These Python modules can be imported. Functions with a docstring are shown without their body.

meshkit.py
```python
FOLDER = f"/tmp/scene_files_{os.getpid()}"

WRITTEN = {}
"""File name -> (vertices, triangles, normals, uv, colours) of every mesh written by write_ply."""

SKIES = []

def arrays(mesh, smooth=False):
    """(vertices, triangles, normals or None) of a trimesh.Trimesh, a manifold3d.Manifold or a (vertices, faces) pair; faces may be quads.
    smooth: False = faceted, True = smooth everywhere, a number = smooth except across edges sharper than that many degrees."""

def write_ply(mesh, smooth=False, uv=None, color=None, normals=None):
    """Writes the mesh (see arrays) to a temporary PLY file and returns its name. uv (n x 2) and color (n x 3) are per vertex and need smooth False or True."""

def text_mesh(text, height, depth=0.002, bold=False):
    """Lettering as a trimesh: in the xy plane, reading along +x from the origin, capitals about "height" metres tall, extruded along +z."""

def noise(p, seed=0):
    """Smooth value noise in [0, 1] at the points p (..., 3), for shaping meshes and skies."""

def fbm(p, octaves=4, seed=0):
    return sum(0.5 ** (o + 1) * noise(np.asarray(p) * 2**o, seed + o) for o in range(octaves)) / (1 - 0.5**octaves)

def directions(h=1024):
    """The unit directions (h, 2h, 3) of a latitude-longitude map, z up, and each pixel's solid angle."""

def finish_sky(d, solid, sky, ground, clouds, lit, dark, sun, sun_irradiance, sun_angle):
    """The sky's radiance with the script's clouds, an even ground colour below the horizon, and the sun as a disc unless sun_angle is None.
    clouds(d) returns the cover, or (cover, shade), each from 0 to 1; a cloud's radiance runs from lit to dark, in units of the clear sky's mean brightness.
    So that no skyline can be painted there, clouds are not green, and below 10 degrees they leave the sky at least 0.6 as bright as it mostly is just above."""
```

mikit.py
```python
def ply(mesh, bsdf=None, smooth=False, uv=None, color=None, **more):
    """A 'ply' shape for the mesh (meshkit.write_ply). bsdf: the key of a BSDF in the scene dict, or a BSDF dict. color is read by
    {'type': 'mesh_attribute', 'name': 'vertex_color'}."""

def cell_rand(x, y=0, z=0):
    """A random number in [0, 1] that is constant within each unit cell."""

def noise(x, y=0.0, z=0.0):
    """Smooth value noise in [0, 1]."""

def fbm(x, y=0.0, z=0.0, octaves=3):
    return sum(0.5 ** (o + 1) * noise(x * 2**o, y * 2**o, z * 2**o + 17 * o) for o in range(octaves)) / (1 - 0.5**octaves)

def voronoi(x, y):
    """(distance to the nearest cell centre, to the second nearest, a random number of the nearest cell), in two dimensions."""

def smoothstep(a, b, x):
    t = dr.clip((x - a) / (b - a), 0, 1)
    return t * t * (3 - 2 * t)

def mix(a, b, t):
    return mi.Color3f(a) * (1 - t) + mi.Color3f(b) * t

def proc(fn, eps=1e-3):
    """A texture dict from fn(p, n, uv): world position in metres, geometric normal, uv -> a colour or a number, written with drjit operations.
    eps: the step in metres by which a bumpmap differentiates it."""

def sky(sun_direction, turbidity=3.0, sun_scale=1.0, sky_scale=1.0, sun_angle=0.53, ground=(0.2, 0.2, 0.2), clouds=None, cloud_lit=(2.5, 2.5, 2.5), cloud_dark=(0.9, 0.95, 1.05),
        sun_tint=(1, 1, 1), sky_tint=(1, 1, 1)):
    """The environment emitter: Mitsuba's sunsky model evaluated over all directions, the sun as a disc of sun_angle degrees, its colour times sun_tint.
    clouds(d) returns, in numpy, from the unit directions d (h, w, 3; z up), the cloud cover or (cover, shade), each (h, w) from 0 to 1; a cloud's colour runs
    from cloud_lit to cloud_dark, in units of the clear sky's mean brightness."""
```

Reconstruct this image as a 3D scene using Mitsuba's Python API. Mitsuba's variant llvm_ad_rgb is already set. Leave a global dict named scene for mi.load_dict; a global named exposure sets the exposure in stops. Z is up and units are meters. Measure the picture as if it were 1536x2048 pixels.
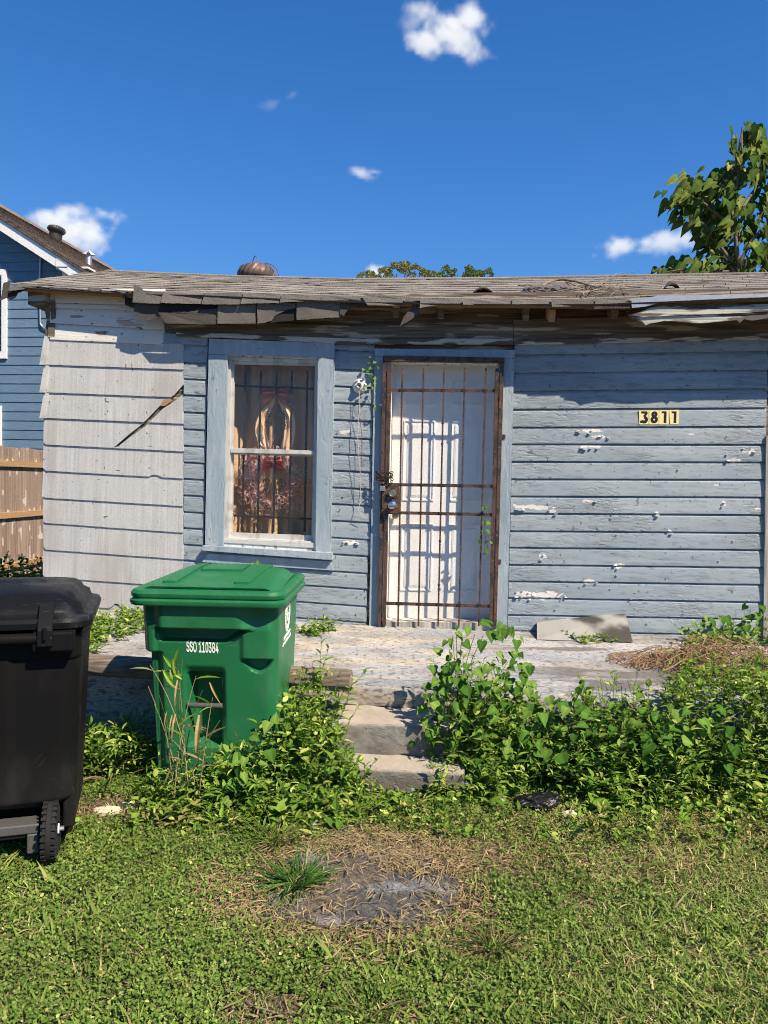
import math, random
import numpy as np, trimesh, manifold3d, drjit as dr, mitsuba as mi, mikit, meshkit
from shapely.geometry import Polygon, LineString, Point
from mikit import noise, fbm, smoothstep, mix, proc, cell_rand, voronoi

T = mi.ScalarTransform4f
scene, labels = {}, {}

# ------------------------------------------------------------------ camera
F_PX = 1537.0                                  # focal length in pixels of the 1536 x 2048 photograph
EYE = np.array([0.0, 0.0, 1.56])
PITCH, ROLL = math.radians(-2.3), math.radians(1.2)
FWD = np.array([0, math.cos(PITCH), math.sin(PITCH)])
_r0, _u0 = np.array([1.0, 0, 0]), np.array([0, -math.sin(PITCH), math.cos(PITCH)])
RGT = _r0 * math.cos(ROLL) + _u0 * math.sin(ROLL)
UPV = -_r0 * math.sin(ROLL) + _u0 * math.cos(ROLL)
scene['camera'] = {'type': 'perspective', 'fov_axis': 'x', 'fov': math.degrees(2 * math.atan(768 / F_PX)), 'near_clip': 0.05, 'far_clip': 3000.0,
                   'to_world': T().look_at(origin=EYE.tolist(), target=(EYE + FWD).tolist(), up=UPV.tolist())}


def ray(px, py):
    d = FWD + (px - 768) / F_PX * RGT + (1024 - py) / F_PX * UPV
    return d / np.linalg.norm(d)


def at_y(px, py, y):                            # the point of the sight line at depth y
    d = ray(px, py)
    return EYE + d * (y / d[1])


def at_z(px, py, z=0.0):                        # ... at height z
    d = ray(px, py)
    return EYE + d * ((z - EYE[2]) / d[2])


# ------------------------------------------------------------------ light
exposure = 2.1
SUN = np.array([1.10, -1.16, 1.66])


def clouds(d):
    spots = [(892, 64, 66, 30, -0.52, 1.0), (855, 82, 34, 28, -0.3, 0.97), (935, 40, 34, 24, -0.5, 0.97), (926, 74, 30, 22, 0.2, 0.9), (828, 46, 14, 18, 0, .25), (905, 52, 40, 24, -.5, 1.0), (722, 347, 30, 12, -0.1, 0.65), (748, 343, 18, 5, 0, 0.4), (146, 462, 78, 40, 0.12, 1.0), (118, 442, 52, 28, 0, 1.0), (180, 470, 46, 34, 0, 1.0), (1234, 494, 40, 22, -0.1, 0.85),
             (1340, 482, 52, 22, 0.05, 0.8), (1290, 500, 34, 9, 0, 0.4), (1390, 485, 26, 12, 0, 0.4), (752, 546, 24, 16, 0, 0.9), (545, 208, 24, 10, 0.3, 0.12), (585, 190, 16, 6, 0.5, 0.1), (830, 45, 26, 20, 0.3, 0.35)]
    n1 = meshkit.fbm(d * 22, 5, 3) - 0.5
    n2 = meshkit.fbm(d * 70, 4, 8) - 0.5
    el = np.degrees(np.arcsin(np.clip(d[..., 2], 0, 1)))
    cover, shade = .085 * np.exp(-(el / 15.0) ** 2), np.zeros(d.shape[:2])   # thin haze low in the sky
    for px, py, a, b, tilt, k in spots:
        c = ray(px, py)
        e1 = np.cross(c, UPV); e1 /= np.linalg.norm(e1)
        e2 = np.cross(e1, c)
        x, y = d @ e1 * F_PX, d @ e2 * F_PX
        x, y = x * math.cos(tilt) + y * math.sin(tilt), -x * math.sin(tilt) + y * math.cos(tilt)
        r = np.sqrt((x / a) ** 2 + (y / b) ** 2)
        s = np.clip(1.15 - r + .35 * n1 + 1.5 * n2, 0, 1)
        s = s * s * (3 - 2 * s)
        s = np.where((d @ c) > 0.9, s * k, 0)
        shade = np.maximum(shade, s * np.clip(0.35 - 0.55 * y / b + n2, 0, 1))
        cover = np.maximum(cover, s)
    return cover, shade * 0.5


scene['sun_sky'] = mikit.sky(SUN, turbidity=2.0, sky_scale=0.70, sky_tint=(0.42, 0.99, 1.58), sun_scale=1.22, sun_tint=(0.97, 1.0, 1.04), clouds=clouds, cloud_lit=(3.6, 3.7, 3.8), cloud_dark=(2.1, 2.25, 2.45), ground=(0.12, 0.13, 0.08))

# ------------------------------------------------------------------ helpers
TH = math.radians(5.9)
TW = np.array([math.cos(TH), -math.sin(TH), 0.0])   # along the front wall, to the right
NW = np.array([-math.sin(TH), -math.cos(TH), 0.0])  # out of the front wall
UZ = np.array([0, 0, 1.0])
P0 = at_y(885, 1255, 5.95); P0 = np.array([P0[0], P0[1], 0.0])
PORCH = float(at_y(885, 1255, 5.95)[2])             # height of the porch floor


def uz(px, py, v=0.0):                          # where the sight line meets the plane v metres in front of the wall
    d = ray(px, py)
    s = (v - (EYE - P0) @ NW) / (d @ NW)
    q = EYE + d * s
    return float((q - P0) @ TW), float(q[2])


def W(u, z, v=0.0):
    return P0 + TW * u + UZ * z + NW * v


def key_for(name):
    k, i = name, 0
    while k in scene or k in labels or any(x.startswith(k + '__') for x in (scene if '__' not in name else ())):
        i += 1
        k = f'{name}_{i:03d}'
    return k


_count = {}


def numbered(name):
    i = _count.get(name, -1) + 1
    _count[name] = i
    return name if i == 0 else f'{name}_{i:03d}'


def thing(name, label, cat, group=None):
    k = numbered(name)
    labels[k] = {'label': label, 'category': cat}
    if group:
        labels[k]['group'] = group
    return k


def put(parent, name, mesh, mat, smooth=False, label=None, kind=None, **kw):
    k = numbered(f'{parent}__{name}' if parent else name)
    scene[k] = mesh if isinstance(mesh, dict) else mikit.ply(mesh, mat, smooth=smooth, **kw)
    if label or kind:
        labels[k] = {}
        if label: labels[k]['label'] = label
        if kind: labels[k]['kind'] = kind
    return k


def single(name, mesh, mat, label, cat, group=None, smooth=False, kind=None, **kw):
    k = numbered(name)
    scene[k] = mikit.ply(mesh, mat, smooth=smooth, **kw)
    labels[k] = {'label': label, 'category': cat}
    if group: labels[k]['group'] = group
    if kind: labels[k]['kind'] = kind
    return k


def cat(*ms):
    ms = [m for m in ms if m is not None]
    vs, fs, n = [], [], 0
    for m in ms:
        v, f = (np.asarray(m.vertices), np.asarray(m.faces)) if hasattr(m, 'faces') else m
        vs.append(v); fs.append(np.asarray(f) + n); n += len(v)
    return np.vstack(vs), np.vstack(fs)


def to_wall(m):                                 # (a, b, c) -> a along the wall, b up, c out of the wall
    v, f = (np.asarray(m.vertices), np.asarray(m.faces)) if hasattr(m, 'faces') else m
    return P0 + v[:, :1] * TW + v[:, 1:2] * UZ + v[:, 2:3] * NW, f


def extrude(poly, h):
    poly = poly if hasattr(poly, 'exterior') else Polygon(poly)
    return trimesh.creation.extrude_polygon(poly.buffer(0), h, engine='earcut')


def wall_prism(poly, v0, v1):                   # polygon in (u, z), from v0 to v1 in front of the wall
    m = extrude(poly, v1 - v0)
    v = np.array(m.vertices); v[:, 2] += v0
    return to_wall((v, m.faces))


def px_prism(pts, v0, v1):
    return wall_prism([uz(x, y, v1) for x, y in pts], v0, v1)


def box(lo, hi):
    m = trimesh.creation.box(bounds=[lo, hi])
    return np.array(m.vertices), np.array(m.faces)


def rbox(lo, hi, r=0.01, n=6):                  # a box with rounded edges
    lo, hi = np.asarray(lo, float), np.asarray(hi, float)
    r = min(r, (hi - lo).min() * 0.49)
    s = manifold3d.Manifold.sphere(r, n * 4)
    parts = [s.translate([a, b, c]) for a in (lo[0] + r, hi[0] - r) for b in (lo[1] + r, hi[1] - r) for c in (lo[2] + r, hi[2] - r)]
    m = manifold3d.Manifold.batch_hull(parts).to_mesh()
    return np.array(m.vert_properties[:, :3], float), np.array(m.tri_verts)


def tube(pts, r, n=6, cap=True):                # a tube along a polyline; r a number or one per point
    pts = np.asarray(pts, float)
    r = np.broadcast_to(np.asarray(r, float), len(pts))
    t = np.gradient(pts, axis=0)
    t /= np.maximum(np.linalg.norm(t, axis=1, keepdims=True), 1e-9)
    ref = np.array([0, 0, 1.0]) if abs(t[:, 2]).mean() < 0.8 else np.array([1.0, 0, 0])
    a = np.cross(t, ref); a /= np.maximum(np.linalg.norm(a, axis=1, keepdims=True), 1e-9)
    b = np.cross(t, a)
    ang = np.arange(n) * 2 * math.pi / n
    v = (pts[:, None] + r[:, None, None] * (np.cos(ang)[None, :, None] * a[:, None] + np.sin(ang)[None, :, None] * b[:, None])).reshape(-1, 3)
    f = []
    for i in range(len(pts) - 1):
        for j in range(n):
            p, q = i * n + j, i * n + (j + 1) % n
            f += [[p, q, q + n], [p, q + n, p + n]]
    if cap:
        e = len(v)
        v = np.vstack([v, pts[:1], pts[-1:]])
        m = (len(pts) - 1) * n
        for j in range(n):
            f += [[e, (j + 1) % n, j], [e + 1, m + j, m + (j + 1) % n]]
    return v, np.array(f)


def bar(a, b, w, h, up=(0, 0, 1)):              # a square bar from a to b: w wide, h along 'up'
    a, b, up = np.asarray(a, float), np.asarray(b, float), np.asarray(up, float)
    t = b - a; L = np.linalg.norm(t); t /= L
    s = np.cross(t, up); s /= np.linalg.norm(s)
    w_ = np.cross(s, t)
    v, f = box([0, -w / 2, -h / 2], [L, w / 2, h / 2])
    return a + v[:, :1] * t + v[:, 1:2] * s + v[:, 2:3] * w_, f


def spline(pts, n):
    pts = np.asarray(pts, float)
    from scipy.interpolate import CubicSpline
    d = np.r_[0, np.cumsum(np.linalg.norm(np.diff(pts, axis=0), axis=1))]
    return CubicSpline(d, pts)(np.linspace(0, d[-1], n))


def lathe(profile, n=32, frame=None):           # profile (r, h) turned round h; frame: origin, axis
    p = np.asarray(profile, float)
    ang = np.arange(n) * 2 * math.pi / n
    v = np.stack([p[:, None, 0] * np.cos(ang), p[:, None, 0] * np.sin(ang), np.broadcast_to(p[:, None, 1], (len(p), n))], -1).reshape(-1, 3)
    f = []
    for i in range(len(p) - 1):
        for j in range(n):
            a, b = i * n + j, i * n + (j + 1) % n
            f += [[a, b, b + n], [a, b + n, a + n]]
    f = np.array(f)
    if frame is not None:
        o, ax = np.asarray(frame[0], float), np.asarray(frame[1], float)
        ax = ax / np.linalg.norm(ax)
        x = np.cross(ax, [0, 0, 1.0] if abs(ax[2]) < 0.9 else [1.0, 0, 0]); x /= np.linalg.norm(x)
        y = np.cross(ax, x)
        v = o + v[:, :1] * x + v[:, 1:2] * y + v[:, 2:3] * ax
    return v, f


# ------------------------------------------------------------------ materials
def U(p):
    return (p.x - float(P0[0])) * float(TW[0]) + (p.y - float(P0[1])) * float(TW[1])


def mat(name, color, rough=0.7, bump=None, bscale=1.0, eps=1e-3, two=True, **kw):
    b = {'type': 'principled', 'base_color': proc(color) if callable(color) else {'type': 'rgb', 'value': list(color)}, 'roughness': proc(rough) if callable(rough) else rough, 'specular': 0.4, **kw}
    if bump is not None:
        b = {'type': 'bumpmap', 'arbitrary': proc(bump, eps), 'scale': bscale, 'bsdf': b}
    scene[name] = {'type': 'twosided', 'bsdf': b} if two else b


def crackle(p):                                 # height of old paint on boards, in metres
    u, z = U(p), p.z
    w = fbm(u * 3, z * 9, 1.7) * 1.6
    a = noise(u * 11 + w, z * 95 + w * 5)
    b = noise(u * 26 + w * 2, z * 190 + w * 7, 3.0)
    amt = smoothstep(0.30, 0.62, fbm(u * 1.7, z * 3.1, 5.0))
    edge = dr.abs(a - 0.5)
    return amt * (0.0045 * smoothstep(0.0, 0.09, edge) + 0.0020 * smoothstep(0.0, 0.12, dr.abs(b - 0.5))) + 0.0006 * noise(u * 60, z * 300) + 0.002 * noise(u * 2.5, z * 8)


def peel(p, lo, hi):
    u, z = U(p), p.z
    k = fbm(u * 5.0, z * 24, 9.0, octaves=4) + 0.22 * (noise(u * 0.9, z * 1.3, 4.0) - 0.5)
    return smoothstep(lo, hi, k)


CHIPS = [(*uz(x, y), a / 258, b / 258) for x, y, a, b in ((1082, 1190, 48, 8), (1048, 1186, 18, 7), (1062, 1014, 44, 5), (1105, 1022, 10, 5), (1180, 862, 26, 3), (1196, 874, 18, 3), (1180, 893, 24, 2.5), (1238, 1131, 10, 5), (1180, 1162, 12, 4), (1466, 921, 14, 4), (1445, 1008, 6, 5), (1338, 1062, 5, 4), (1178, 1002, 12, 3),
                                                        (1310, 1026, 5, 3), (1085, 1112, 8, 5), (1500, 905, 6, 8), (690, 865, 14, 4), (700, 1085, 16, 4))]


def chips(u, z):                                # bare patches where the paint has flaked off
    w = 0.9 * (fbm(u * 42, z * 60, 3.0, octaves=4) - 0.5)
    k = mi.Float(0)
    for a, b, ra, rb in CHIPS:
        k = dr.maximum(k, smoothstep(0.95, 0.80, dr.sqrt(dr.square((u - a) / ra) + dr.square((z - b) / rb)) + w * 1.6))
    return k


def blue_paint(p, n, uv):
    u, z = U(p), p.z
    a = fbm(u * 2.2, z * 7, 0.0)
    c = mix((0.215, 0.264, 0.300), (0.285, 0.334, 0.365), a)
    c = mix(c, (0.145, 0.18, 0.21), 0.6 * smoothstep(0.52, 0.8, fbm(u * 14, z * 70, 2.0)))
    c = mix(c, (0.36, 0.41, 0.44), 0.35 * smoothstep(0.55, 0.75, fbm(u * 1.1 + 5, z * 28, 7.0)))
    c = mix(c, (0.60, 0.575, 0.54), dr.maximum(peel(p, 0.90, 0.91), chips(u, z)))
    c = mix(c, (0.10, 0.10, 0.10), smoothstep(0.91, 0.95, noise(u * 34, z * 60, 8.0)) * 0.8)
    return c


def trim_paint(p, n, uv):
    u, z = U(p), p.z
    c = mix((0.215, 0.280, 0.330), (0.300, 0.365, 0.410), fbm(u * 9, z * 2.2, 0.0))
    c = mix(c, (0.38, 0.42, 0.44), 0.4 * smoothstep(0.5, 0.75, fbm(u * 30, z * 4, 3.0)))
    c = mix(c, (0.16, 0.17, 0.18), smoothstep(0.92, 0.96, noise(u * 50, z * 40, 8.0)) * 0.8)
    return c


def trim_bump(p, n, uv):
    u, z = U(p), p.z
    w = fbm(u * 8, z * 3, 1.7)
    return 0.0018 * smoothstep(0.0, 0.14, dr.abs(noise(u * 70 + w * 4, z * 10 + w * 2) - 0.5)) + 0.0008 * noise(u * 200, z * 60)


mat('blue_clapboard_paint', blue_paint, 0.62, lambda p, n, uv: crackle(p), 1.0, 1.5e-3)
mat('blue_trim_paint', trim_paint, 0.6, trim_bump, 1.0, 1.5e-3)


def grey_shingle(p, n, uv):
    u, z = U(p), p.z
    c = mix((0.385, 0.39, 0.385), (0.46, 0.465, 0.458), fbm(u * 3, z * 3))
    c = c * (0.84 + 0.24 * noise(u * 130 + 0.6 * noise(u * 9, z * 5), z * 3, 1.0)) * (0.86 + 0.28 * noise(u * 220, z * 220, 4.0))
    c = mix(c, (0.30, 0.29, 0.27), 0.5 * smoothstep(0.62, 0.8, fbm(u * 5, z * 1.4, 6.0)))
    c = mix(c, (0.12, 0.11, 0.10), smoothstep(0.945, 0.97, noise(u * 40, z * 40, 2.0)))
    return c


mat('grey_asbestos_shingle', grey_shingle, 0.85, lambda p, n, uv: 0.0010 * noise(U(p) * 130 + 0.6 * noise(U(p) * 9, p.z * 5), p.z * 3, 1.0) + 0.0006 * noise(U(p) * 300, p.z * 300), 1.0, 1e-3)


def white_board(p, n, uv):
    u, z = U(p), p.z
    c = mix((0.56, 0.55, 0.50), (0.66, 0.65, 0.60), fbm(u * 4, z * 12))
    grain = noise(u * 3 + 2 * noise(u * 2.0, z * 9), z * 120, 3.0)
    wood = mix((0.16, 0.11, 0.09), (0.50, 0.42, 0.38), grain)
    k = fbm(u * 3.5, z * 13, 2.0, octaves=4) + 0.45 * smoothstep(2.36, 2.22, z)
    c = mix(c, wood, smoothstep(0.66, 0.70, k))
    c = mix(c, (0.06, 0.055, 0.05), smoothstep(0.78, 0.82, fbm(u * 22, z * 60, 11.0)) * 0.9)
    return c


mat('flaking_white_board', white_board, 0.75, lambda p, n, uv: 0.0015 * noise(U(p) * 6, p.z * 130, 3.0) + 0.001 * noise(U(p) * 60, p.z * 60), 1.0)


def old_wood(p, n, uv):
    u, z = U(p), p.z
    g = noise(u * 2.5 + 1.5 * noise(u * 1.7, z * 9), z * 110, p.y * 30)
    c = mix((0.055, 0.043, 0.034), (0.19, 0.155, 0.12), g)
    return mix(c, (0.34, 0.31, 0.25), smoothstep(0.58, 0.7, fbm(u * 3.5, z * 36, 8.0, octaves=4)))


mat('rotten_wood', old_wood, 0.9, lambda p, n, uv: 0.003 * noise(U(p) * 5, p.z * 120, p.y * 20), 1.0)
mat('weathered_white_fascia', lambda p, n, uv: mix((0.42, 0.42, 0.38), (0.10, 0.085, 0.07), smoothstep(0.40, 0.54, fbm(U(p) * 5, p.z * 42, 4.0, octaves=4))), 0.85, lambda p, n, uv: 0.004 * noise(U(p) * 5, p.z * 100, 2.0), 1.0)
mat('sheathing_wood', lambda p, n, uv: mix((0.28, 0.15, 0.07), (0.42, 0.25, 0.13), noise(U(p) * 2, p.y * 60, p.z * 60)), 0.85)
mat('grey_wood', lambda p, n, uv: mix((0.20, 0.19, 0.175), (0.42, 0.41, 0.38), noise(p.x * 70, p.y * 70, p.z * 4)) * (0.8 + 0.4 * noise(p.x * 8, p.y * 8, p.z * 2)), 0.9, lambda p, n, uv: 0.003 * noise(p.x * 90, p.y * 90, p.z * 5), 1.0)


def granules(a, b):
    def fn(p, n, uv):
        c = mix(a, b, noise(p.x * 190, p.y * 190, p.z * 190))
        c = c * (0.62 + 0.76 * noise(p.x * 330, p.y * 330, p.z * 330))
        return c * (0.72 + 0.56 * fbm(p.x * 2.7, p.y * 4, p.z * 6))
    return fn


def granule_bump(p, n, uv):
    return 0.0014 * noise(p.x * 230, p.y * 230, p.z * 230)


mat('roof_shingle_light', granules((0.134, 0.123, 0.110), (0.190, 0.176, 0.158)), 0.95, granule_bump)
mat('roof_shingle_mid', granules((0.110, 0.101, 0.090), (0.158, 0.146, 0.131)), 0.95, granule_bump)
mat('roof_shingle_dark', granules((0.050, 0.046, 0.042), (0.095, 0.086, 0.079)), 0.95, granule_bump)
mat('tar_paper', (0.018, 0.017, 0.016), 0.9)


def rust(p, n, uv):
    k = fbm(p.x * 30, p.y * 30, p.z * 14, octaves=4)
    c = mix((0.026, 0.020, 0.018), (0.080, 0.042, 0.030), smoothstep(0.35, 0.6, k))
    c = mix(c, (0.13, 0.066, 0.043), smoothstep(0.62, 0.7, fbm(p.x * 80, p.y * 80, p.z * 60)))
    return c


mat('rusty_iron', rust, 0.62, lambda p, n, uv: 0.0008 * noise(p.x * 200, p.y * 200, p.z * 200), 1.0)
mat('black_iron', (0.02, 0.02, 0.022), 0.5)
mat('door_white', lambda p, n, uv: mix((0.68, 0.69, 0.69), (0.60, 0.595, 0.57), smoothstep(0.45, 0.75, fbm(U(p) * 6, p.z * 3)) * 0.6 + 0.4 * smoothstep(0.62, 0.42, p.z)), 0.42)
mat('vinyl_white', lambda p, n, uv: mix((0.46, 0.46, 0.44), (0.30, 0.295, 0.27), smoothstep(0.55, 0.75, fbm(U(p) * 14, p.z * 9)) * 0.7), 0.5)
mat('jamb_paint', lambda p, n, uv: mix((0.62, 0.61, 0.57), (0.28, 0.25, 0.21), smoothstep(0.55, 0.7, fbm(U(p) * 30, p.z * 6, p.y * 30))), 0.7)
scene['window_glass'] = {'type': 'thindielectric', 'int_ior': 1.28}
mat('steel', (0.55, 0.55, 0.53), 0.32, metallic=1.0)
mat('galvanised', lambda p, n, uv: mix((0.36, 0.37, 0.37), (0.52, 0.53, 0.53), fbm(p.x * 14, p.y * 14, p.z * 14)), 0.42, metallic=0.85)
mat('brass', (0.50, 0.46, 0.34), 0.35, metallic=1.0)
mat('chrome_knob', (0.68, 0.68, 0.66), 0.22, metallic=1.0)
mat('interior', (0.20, 0.16, 0.12), 0.95)
mat('curtain_cloth', lambda p, n, uv: mix((0.46, 0.31, 0.18), (0.58, 0.41, 0.25), fbm(p.x * 9, p.y * 9, p.z * 2)), 0.9)
mat('porcelain', (0.66, 0.65, 0.60), 0.35)


def concrete(p, n, uv):
    a = fbm(p.x * 4, p.y * 4, p.z * 4, octaves=4)
    c = mix((0.27, 0.265, 0.245), (0.42, 0.41, 0.38), a)
    c = c * 0.85 * (0.78 + 0.44 * noise(p.x * 55, p.y * 55, p.z * 55))
    stain = smoothstep(0.50, 0.66, fbm(p.x * 1.9 + 3, p.y * 2.6, p.z * 1.5, octaves=4))
    c = mix(c, (0.12, 0.115, 0.11), stain * 0.85)
    return c


def porch_top(p, n, uv):
    a = fbm(p.x * 5, (p.y + p.z * 1.7) * 5, 1.0, octaves=4)
    c = mix((0.24, 0.235, 0.23), (0.42, 0.40, 0.38), a)
    pale = smoothstep(0.50, 0.60, fbm(p.x * 3.0, (p.y + p.z * 1.7) * 3.6, 4.0, octaves=4))
    cream = smoothstep(0.50, 0.62, fbm(p.x * 2.1 + 7, (p.y + p.z * 1.7) * 6.5, 9.0, octaves=4)) * smoothstep(0.9, 0.3, p.x)
    blue = smoothstep(0.52, 0.62, fbm(p.x * 2.4, (p.y + p.z * 1.7) * 4.0, 15.0, octaves=4))
    c = mix(c, (0.50, 0.50, 0.49), pale * 0.6)
    c = mix(c, (0.30, 0.34, 0.39), blue * 0.55)
    c = mix(c, (0.56, 0.49, 0.36), cream * 0.5)
    dark = smoothstep(0.48, 0.62, fbm(p.x * 1.5 + 1, (p.y + p.z * 1.7) * 5.0, 21.0, octaves=4)) * smoothstep(0.6, 1.2, p.x)
    c = mix(c, (0.13, 0.12, 0.11), dark * 0.8)
    c = c * 0.74 * (0.70 + 0.60 * noise(p.x * 60, (p.y + p.z * 1.7) * 90, p.z * 60))
    return mix(c, (0.10, 0.095, 0.09), smoothstep(0.72, 0.8, noise(p.x * 38, (p.y + p.z * 1.7) * 60, 3.0)) * 0.7)


def concrete_bump(p, n, uv):
    return 0.008 * fbm(p.x * 16, p.y * 16, p.z * 16, octaves=4) + 0.0025 * noise(p.x * 120, p.y * 120, p.z * 120)


mat('concrete', concrete, 0.92, concrete_bump, 1.0, 2e-3)
mat('step_concrete', lambda p, n, uv: mix(mix(concrete(p, n, uv) * 0.72, (0.17, 0.135, 0.10), 0.5 * smoothstep(0.40, 0.62, fbm(p.x * 9, p.y * 9, p.z * 12, octaves=4))), (0.44, 0.385, 0.31), 0.6 * smoothstep(0.5, 0.9, n.z)), 0.92, lambda p, n, uv: 0.010 * fbm(p.x * 22, p.y * 22, p.z * 22, octaves=4) + 0.0035 * noise(p.x * 150, p.y * 150, p.z * 150), 1.0, 2e-3)  # upward faces mixed paler: sunlit look of the treads painted into the colour
mat('painted_concrete', porch_top, 0.9, lambda p, n, uv: 0.006 * fbm(p.x * 14, p.y * 20, p.z * 14, octaves=4) + 0.003 * noise(p.x * 70, p.y * 90, p.z * 70), 1.0, 2e-3)
# ------------------------------------------------------------------ ground
GN = lambda x, y: 0.05 * (meshkit.fbm(np.stack([x * 0.5, y * 0.5, 0 * x], -1), 3, 5) - 0.5) + 0.018 * (meshkit.fbm(np.stack([x * 3, y * 3, 0 * x], -1), 3, 6) - 0.5)


def ground_h(x, y):
    x, y = np.asarray(x, float), np.asarray(y, float)
    near = np.clip(1 - np.hypot(x, y - 4) / 30, 0, 1)
    return GN(x, y) * near


def ground_color(p, n, uv):
    a = fbm(p.x * 6, p.y * 6, 0.0, octaves=4)
    c = mix((0.050, 0.038, 0.025), (0.115, 0.085, 0.055), a)
    c = mix(c, (0.24, 0.18, 0.105), 0.65 * smoothstep(0.56, 0.70, fbm(p.x * 17, p.y * 17, 3.0, octaves=4)))
    c = mix(c, (0.055, 0.085, 0.025), smoothstep(6.0, 12.0, p.y + dr.abs(p.x) * 0.6) * 0.85)
    return c * (0.6 + 0.8 * noise(p.x * 140, p.y * 140))


mat('soil', ground_color, 0.95, lambda p, n, uv: 0.012 * fbm(p.x * 28, p.y * 28, 0.0, octaves=4) + 0.004 * noise(p.x * 170, p.y * 170), 1.0, 3e-3)
_r = np.r_[np.linspace(0, 9, 110), 9 * 1.16 ** np.arange(1, 36)]
_a = np.linspace(0, 2 * math.pi, 181)[:-1]
_gx, _gy = np.r_[0, (_r[1:, None] * np.cos(_a)).ravel()], np.r_[3.0, (3 + _r[1:, None] * np.sin(_a)).ravel()]
_f = [[0, 1 + j, 1 + (j + 1) % 180] for j in range(180)]
for i in range(len(_r) - 2):
    o = 1 + i * 180
    j = np.arange(180); k = (j + 1) % 180
    _f += np.stack([o + j, o + 180 + j, o + 180 + k], 1).tolist() + np.stack([o + j, o + 180 + k, o + k], 1).tolist()
scene['ground'] = mikit.ply((np.stack([_gx, _gy, ground_h(_gx, _gy)], 1), np.array(_f)), 'soil', smooth=True)
labels['ground'] = {'kind': 'structure', 'label': 'soil of the front yard under weeds and grass'}

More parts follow.
